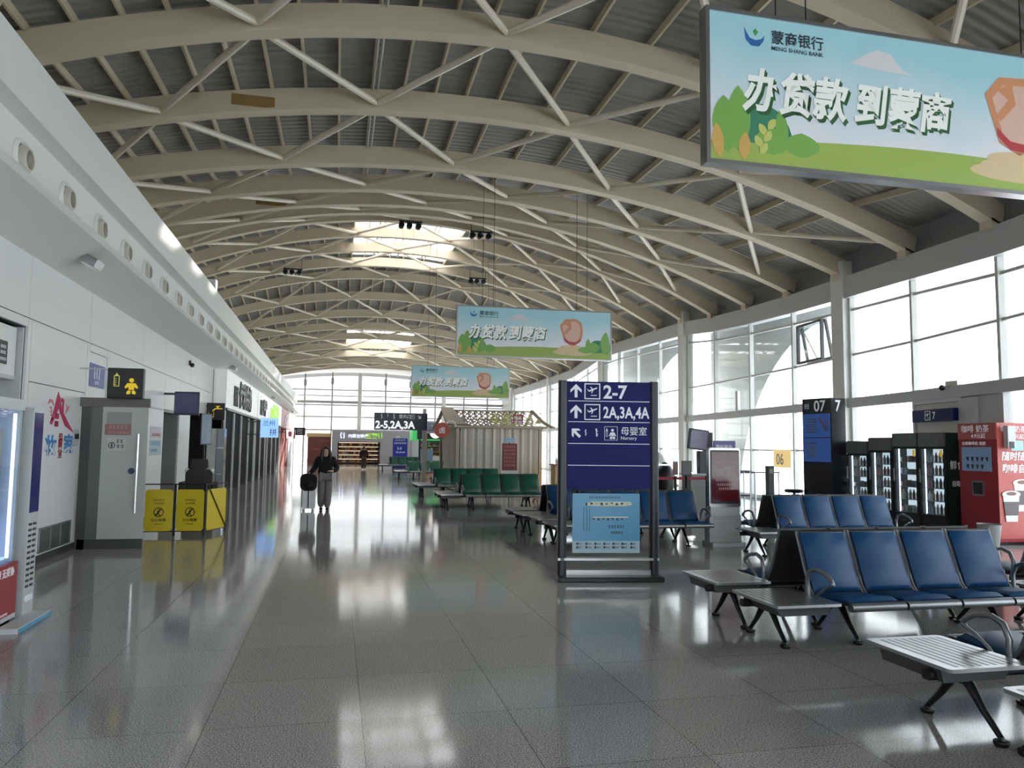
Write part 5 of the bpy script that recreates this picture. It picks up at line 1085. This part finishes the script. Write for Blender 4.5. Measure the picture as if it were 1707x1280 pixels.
t = thing('round_lightbox_sign', 'white round lit sign above the green signboard', 'sign', (5.3, 42.0, 2.35)); MB().lathe([(.3, -.06), (.3, .06)], 24, axis='Y').build('disc', mat('pink_white_lightbox', lin(240, 222, 222), .4, emit=.6), t); MB().bb((-1.0, .06, -.35), (1.6, .14, .45)).build('back_board', DKMET, t); MB().bb((-.9, .07, -2.35), (-.8, .13, -.35)).bb((1.4, .07, -2.35), (1.5, .13, -.35)).build('post', DKMET, t); txt('卤', .3, RED, t, (-.15, -.065, -.1))
t = thing('vertical_banner', 'narrow white and violet board on a post before the green shop', 'board', (3.95, 34.6, 0)); MB().bb((-.03, -.03, 0), (.03, .03, 2.95)).build('post', WOOD, t); MB().bb((.03, -.02, 2.2), (.42, .02, 2.75)).build('board', mat('pale_violet_board', lin(190, 192, 214), .4), t); m = MB()
for q in range(3): dashes(m, .08, .38, 2.3+.14*q, .08, -.024, -.02, q)
m.build('board_print', NAVY, t)
t = thing('shop_person_cabinet', 'blue and tan display stand between the green benches and green shop', 'stand', (5.05, 44, 0)); MB().bb((-.3, 0, 0), (.35, .3, .75)).build('lower_case', mat('tan_case', lin(166, 120, 92), .5), t); MB().bb((-.32, 0, .75), (.37, .3, 1.45)).build('upper_case', mat('steel_blue_case', lin(104, 128, 158), .4), t)
# ================================================================ people
def skin(name, J, bones, m, parent, sub=2):
    ks = list(J); me = bpy.data.meshes.new(name); me.from_pydata([J[k][0] for k in ks], [(ks.index(a), ks.index(b)) for a, b in bones], [])
    o = bpy.data.objects.new(name+'_tmp', me); COL.objects.link(o); md = o.modifiers.new('s', 'SKIN'); md.use_smooth_shade = True
    for i, k in enumerate(ks):
        r = J[k][1]; me.skin_vertices[0].data[i].radius = (r, r) if not hasattr(r, '__len__') else r
    me.skin_vertices[0].data[0].use_root = True
    s = o.modifiers.new('d', 'SUBSURF'); s.levels = s.render_levels = sub
    dg = bpy.context.evaluated_depsgraph_get(); m2 = bpy.data.meshes.new_from_object(o.evaluated_get(dg)); bpy.data.objects.remove(o)
    m2.name = name; m2.materials.clear(); m2.materials.append(m); q = bpy.data.objects.new(name, m2); COL.objects.link(q); q.parent = parent; return q
HAIR = mat('black_hair', lin(20, 17, 16), .45)
def person(label, loc, rz, hoodie, trousers, shoe, longhair, h=1.0, back=False, pose='suitcase'):
    t = thing('person', label, 'person', loc, rz); t.scale = (h, h, h)
    if pose == 'suitcase':
        RH = [(-.19, 0, 1.27), (-.27, .03, 1.04), (-.37, -.04, .93), (-.41, -.05, .905)]; LH = [(.19, 0, 1.27), (.30, .04, 1.03), (.19, -.13, .98), (.13, -.16, .985)]
        RF = [(-.085, 0, .84), (-.09, -.03, .46), (-.085, .06, .09)]; LF = [(.085, 0, .84), (.08, -.02, .46), (.06, -.06, .08)]
    else:
        RH = [(-.19, 0, 1.27), (-.25, .03, 1.02), (-.25, -.06, .80), (-.25, -.08, .74)]; LH = [(.19, 0, 1.27), (.25, .03, 1.02), (.25, -.06, .80), (.25, -.08, .74)]
        RF = [(-.085, 0, .84), (-.09, -.06, .46), (-.09, -.02, .08)]; LF = [(.085, 0, .84), (.09, .02, .46), (.09, .12, .1)]
    J = {'pel': ((0, 0, .86), (.13, .10)), 'wst': ((0, 0, 1.0), (.12, .09)), 'chs': ((0, 0, 1.2), (.14, .10)), 'nk': ((0, .01, 1.34), .05), 'hd0': ((0, -.01, 1.40), (.062, .07)), 'hd1': ((0, -.015, 1.47), (.075, .09)), 'hd2': ((0, -.005, 1.545), (.058, .07))}
    bn = [('pel', 'wst'), ('wst', 'chs'), ('chs', 'nk'), ('nk', 'hd0'), ('hd0', 'hd1'), ('hd1', 'hd2')]
    for s, A in (('r', RH), ('l', LH)):
        for i, (p, r) in enumerate(zip(A, (.05, .038, .027, .024))): J[s+'a%d' % i] = (p, r)
        bn += [('chs', s+'a0'), (s+'a0', s+'a1'), (s+'a1', s+'a2'), (s+'a2', s+'a3')]
        d = (Vector(A[3])-Vector(A[2])).normalized(); sd = d.cross(Vector((0, 1, 0))).normalized(); pl = Vector(A[3])+d*.04
        J[s+'p'] = (tuple(pl), (.03, .016)); bn.append((s+'a3', s+'p'))
        for f in range(4):
            b = pl+Vector((0, 1, 0))*(.02-.014*f)+d*.02; e1 = b+d*(.03+.004*(f in (1, 2)))+Vector((0, 0, -.008)); e2 = e1+d*.012+Vector((0, 0, -.024))
            J['%sf%d' % (s, f)] = (tuple(e1), .0075); J['%sg%d' % (s, f)] = (tuple(e2), .006); bn += [(s+'p', '%sf%d' % (s, f)), ('%sf%d' % (s, f), '%sg%d' % (s, f))]
        th = Vector(A[3])+Vector((0, -.035, -.005)); J[s+'t'] = (tuple(th), .009); th2 = th+d*.03; J[s+'t2'] = (tuple(th2), .007); bn += [(s+'a3', s+'t'), (s+'t', s+'t2')]
    for s, A in (('r', RF), ('l', LF)):
        for i, (p, r) in enumerate(zip(A, (.08, .055, .038))): J[s+'l%d' % i] = (p, r)
        bn += [('pel', s+'l0'), (s+'l0', s+'l1'), (s+'l1', s+'l2')]
    body = skin('body', J, bn, SKIN, t)
    # face: nose, brows and mouth
    m = MB(); m.prism([(-.012, 1.452), (.012, 1.452), (.006, 1.49), (-.006, 1.49)], -.118, -.098); m.build('nose', SKIN, t, smooth=60)
    m = MB()
    for s in (-1, 1): m.ball((s*.03, -.096, 1.485), (.012, .008, .006), 8, 6)
    m.build('eye', BLACK, t); MB().box((0, -.098, 1.43), (.04, .012, .009)).build('mouth', mat('lip', lin(150, 84, 80), .5), t)
    # clothes
    H = {'a': ((0, 0, .80), (.20, .15)), 'b': ((0, 0, .98), (.19, .14)), 'c': ((0, 0, 1.18), (.19, .135)), 'd': ((0, .01, 1.30), (.11, .1)), 'n': ((0, .01, 1.36), (.085, .08))}
    hb = [('a', 'b'), ('b', 'c'), ('c', 'd'), ('d', 'n')]
    for s, A in (('r', RH), ('l', LH)):
        for i, (p, r) in enumerate(zip(A[:3], (.095, .078, .05))): H[s+'%d' % i] = (p, r)
        e = Vector(A[2]).lerp(Vector(A[3]), .1); H[s+'e'] = (tuple(e), .04)
        hb += [('c', s+'0'), (s+'0', s+'1'), (s+'1', s+'2'), (s+'2', s+'e')]
    skin('hoodie', H, hb, hoodie, t)
    T = {'p': ((0, 0, .84), (.165, .13))}; tb = []
    for s, A in (('r', RF), ('l', LF)):
        q = Vector(A[2])+Vector((0, 0, -.035))
        for i, (p, r) in enumerate(zip((A[0], A[1], tuple(Vector(A[1]).lerp(q, .6)), tuple(q)), (.115, .10, .098, .075))): T[s+'%d' % i] = (p, r)
        tb += [('p', s+'0'), (s+'0', s+'1'), (s+'1', s+'2'), (s+'2', s+'3')]
    skin('trousers', T, tb, trousers, t)
    for A in (RF, LF):
        x, y, z = A[2]; MB().ball((x, y-.06, .035), (.045, .125, .038), 12, 8).build('shoe', shoe, t, smooth=80)
    if longhair:
        m = MB(); m.ball((0, .02, 1.50), (.092, .105, .095), 18, 12)
        for s in (-1, 1): m.tube([(s*.075, -.01, 1.52), (s*.1, -.02, 1.42), (s*.11, -.04, 1.3), (s*.1, -.1, 1.2)], .04, 10, rs=[.045, .045, .045, .02])
        m.tube([(0, .07, 1.52), (0, .1, 1.4), (0, .12, 1.25)], .08, 12, rs=[.08, .095, .06])
    else:
        m = MB(); m.ball((0, .015, 1.505), (.088, .1, .09), 16, 12)
    hm = m.build('hair', HAIR, t, smooth=80)
    if longhair:  # part the hair off the face
        bm = bmesh.new(); bm.from_mesh(hm.data); bmesh.ops.delete(bm, geom=[v for v in bm.verts if v.co.y < -.055 and v.co.z < 1.545 and abs(v.co.x) < .062], context='VERTS'); bm.to_mesh(hm.data); bm.free()
    return t
BLKC = mat('black_fleece', lin(16, 16, 18), .9, noise=.1, nscale=20); GRT = mat('grey_wide_trousers', lin(122, 120, 120), .85, noise=.06, nscale=12)
person('woman in a black hoodie and loose grey trousers walking with a suitcase', (-.24, 20.15, 0), math.radians(5), BLKC, GRT, BLACK, True, 1.0)
person('person in a dark red jacket walking far down the aisle past the lit shop', (1.85, 52.5, 0), PI, mat('dark_red_jacket', lin(58, 24, 26), .85), mat('olive_trousers', lin(74, 70, 54), .85), WHITE2, False, .97, pose='walk')
# suitcase and the backpack on it
SIL = mat('silver_suitcase_shell', lin(168, 168, 170), .3, .4)
t = thing('suitcase', 'silver upright suitcase with white wheels beside the woman', 'suitcase', (-.63, 19.98, 0), math.radians(8))
MB().rbox((0, 0, .29), (.32, .22, .46), .04, 4).build('shell', SIL, t, smooth=40)
m = MB()
for X in (-.12, -.06, .06, .12): m.bb((X-.006, -.116, .1), (X+.006, -.11, .48))
m.build('rib_groove', GREY, t); MB().bb((-.035, -.118, .08), (.0, -.11, .5)).build('dark_band', BLACK, t)
for q in ((-.11, -.07), (.11, -.07), (-.11, .07), (.11, .07)): MB().lathe([(.035, -.02), (.035, .02)], 12, (q[0], q[1], .036), 'X').build('wheel', WHITE2, t)
m = MB(); m.tube([(-.07, .08, .5), (-.07, .08, .9), (.1, .07, .9), (.1, .08, .5)], .01, 6); m.build('pull_handle', DKMET, t)
t = thing('backpack', 'black backpack sitting on top of the silver suitcase', 'backpack', (-.64, 19.94, .525), math.radians(8))
m = MB(); m.rbox((0, 0, .18), (.33, .2, .36), .1, 5); b_ = m.build('bag', BLKC, t, smooth=60, bevel=.03); MB().tube([(-.04, 0, .35), (-.03, 0, .4), (.03, 0, .4), (.04, 0, .35)], .01, 6).build('grab_loop', BLKC, t); MB().ball((0, -.1, .12), (.13, .05, .1), 14, 10).build('front_pocket', BLKC, t, smooth=80)
MB().tube([(.1, .05, .37), (.17, -.04, .34), (.2, -.09, .2), (.17, -.08, .06)], .014, 6).build('strap', GRN, t, smooth=60)
# ================================================================ last pass: turn lettering into plain meshes
dg = bpy.context.evaluated_depsgraph_get(); done = {}
for o in [o for o in COL.objects if o.type == 'FONT']:
    if o.data.name not in done: 
        q = bpy.data.meshes.new_from_object(o.evaluated_get(dg)); q.name = 'lettering'; done[o.data.name] = q
for o in [o for o in list(COL.objects) if o.type == 'FONT']:
    n = bpy.data.objects.new('tmp', done[o.data.name]); COL.objects.link(n); n.parent = o.parent; n.location = o.location; n.rotation_euler = o.rotation_euler; n.scale = o.scale
    nm = o.name.split('.')[0]; bpy.data.objects.remove(o); n.name = nm
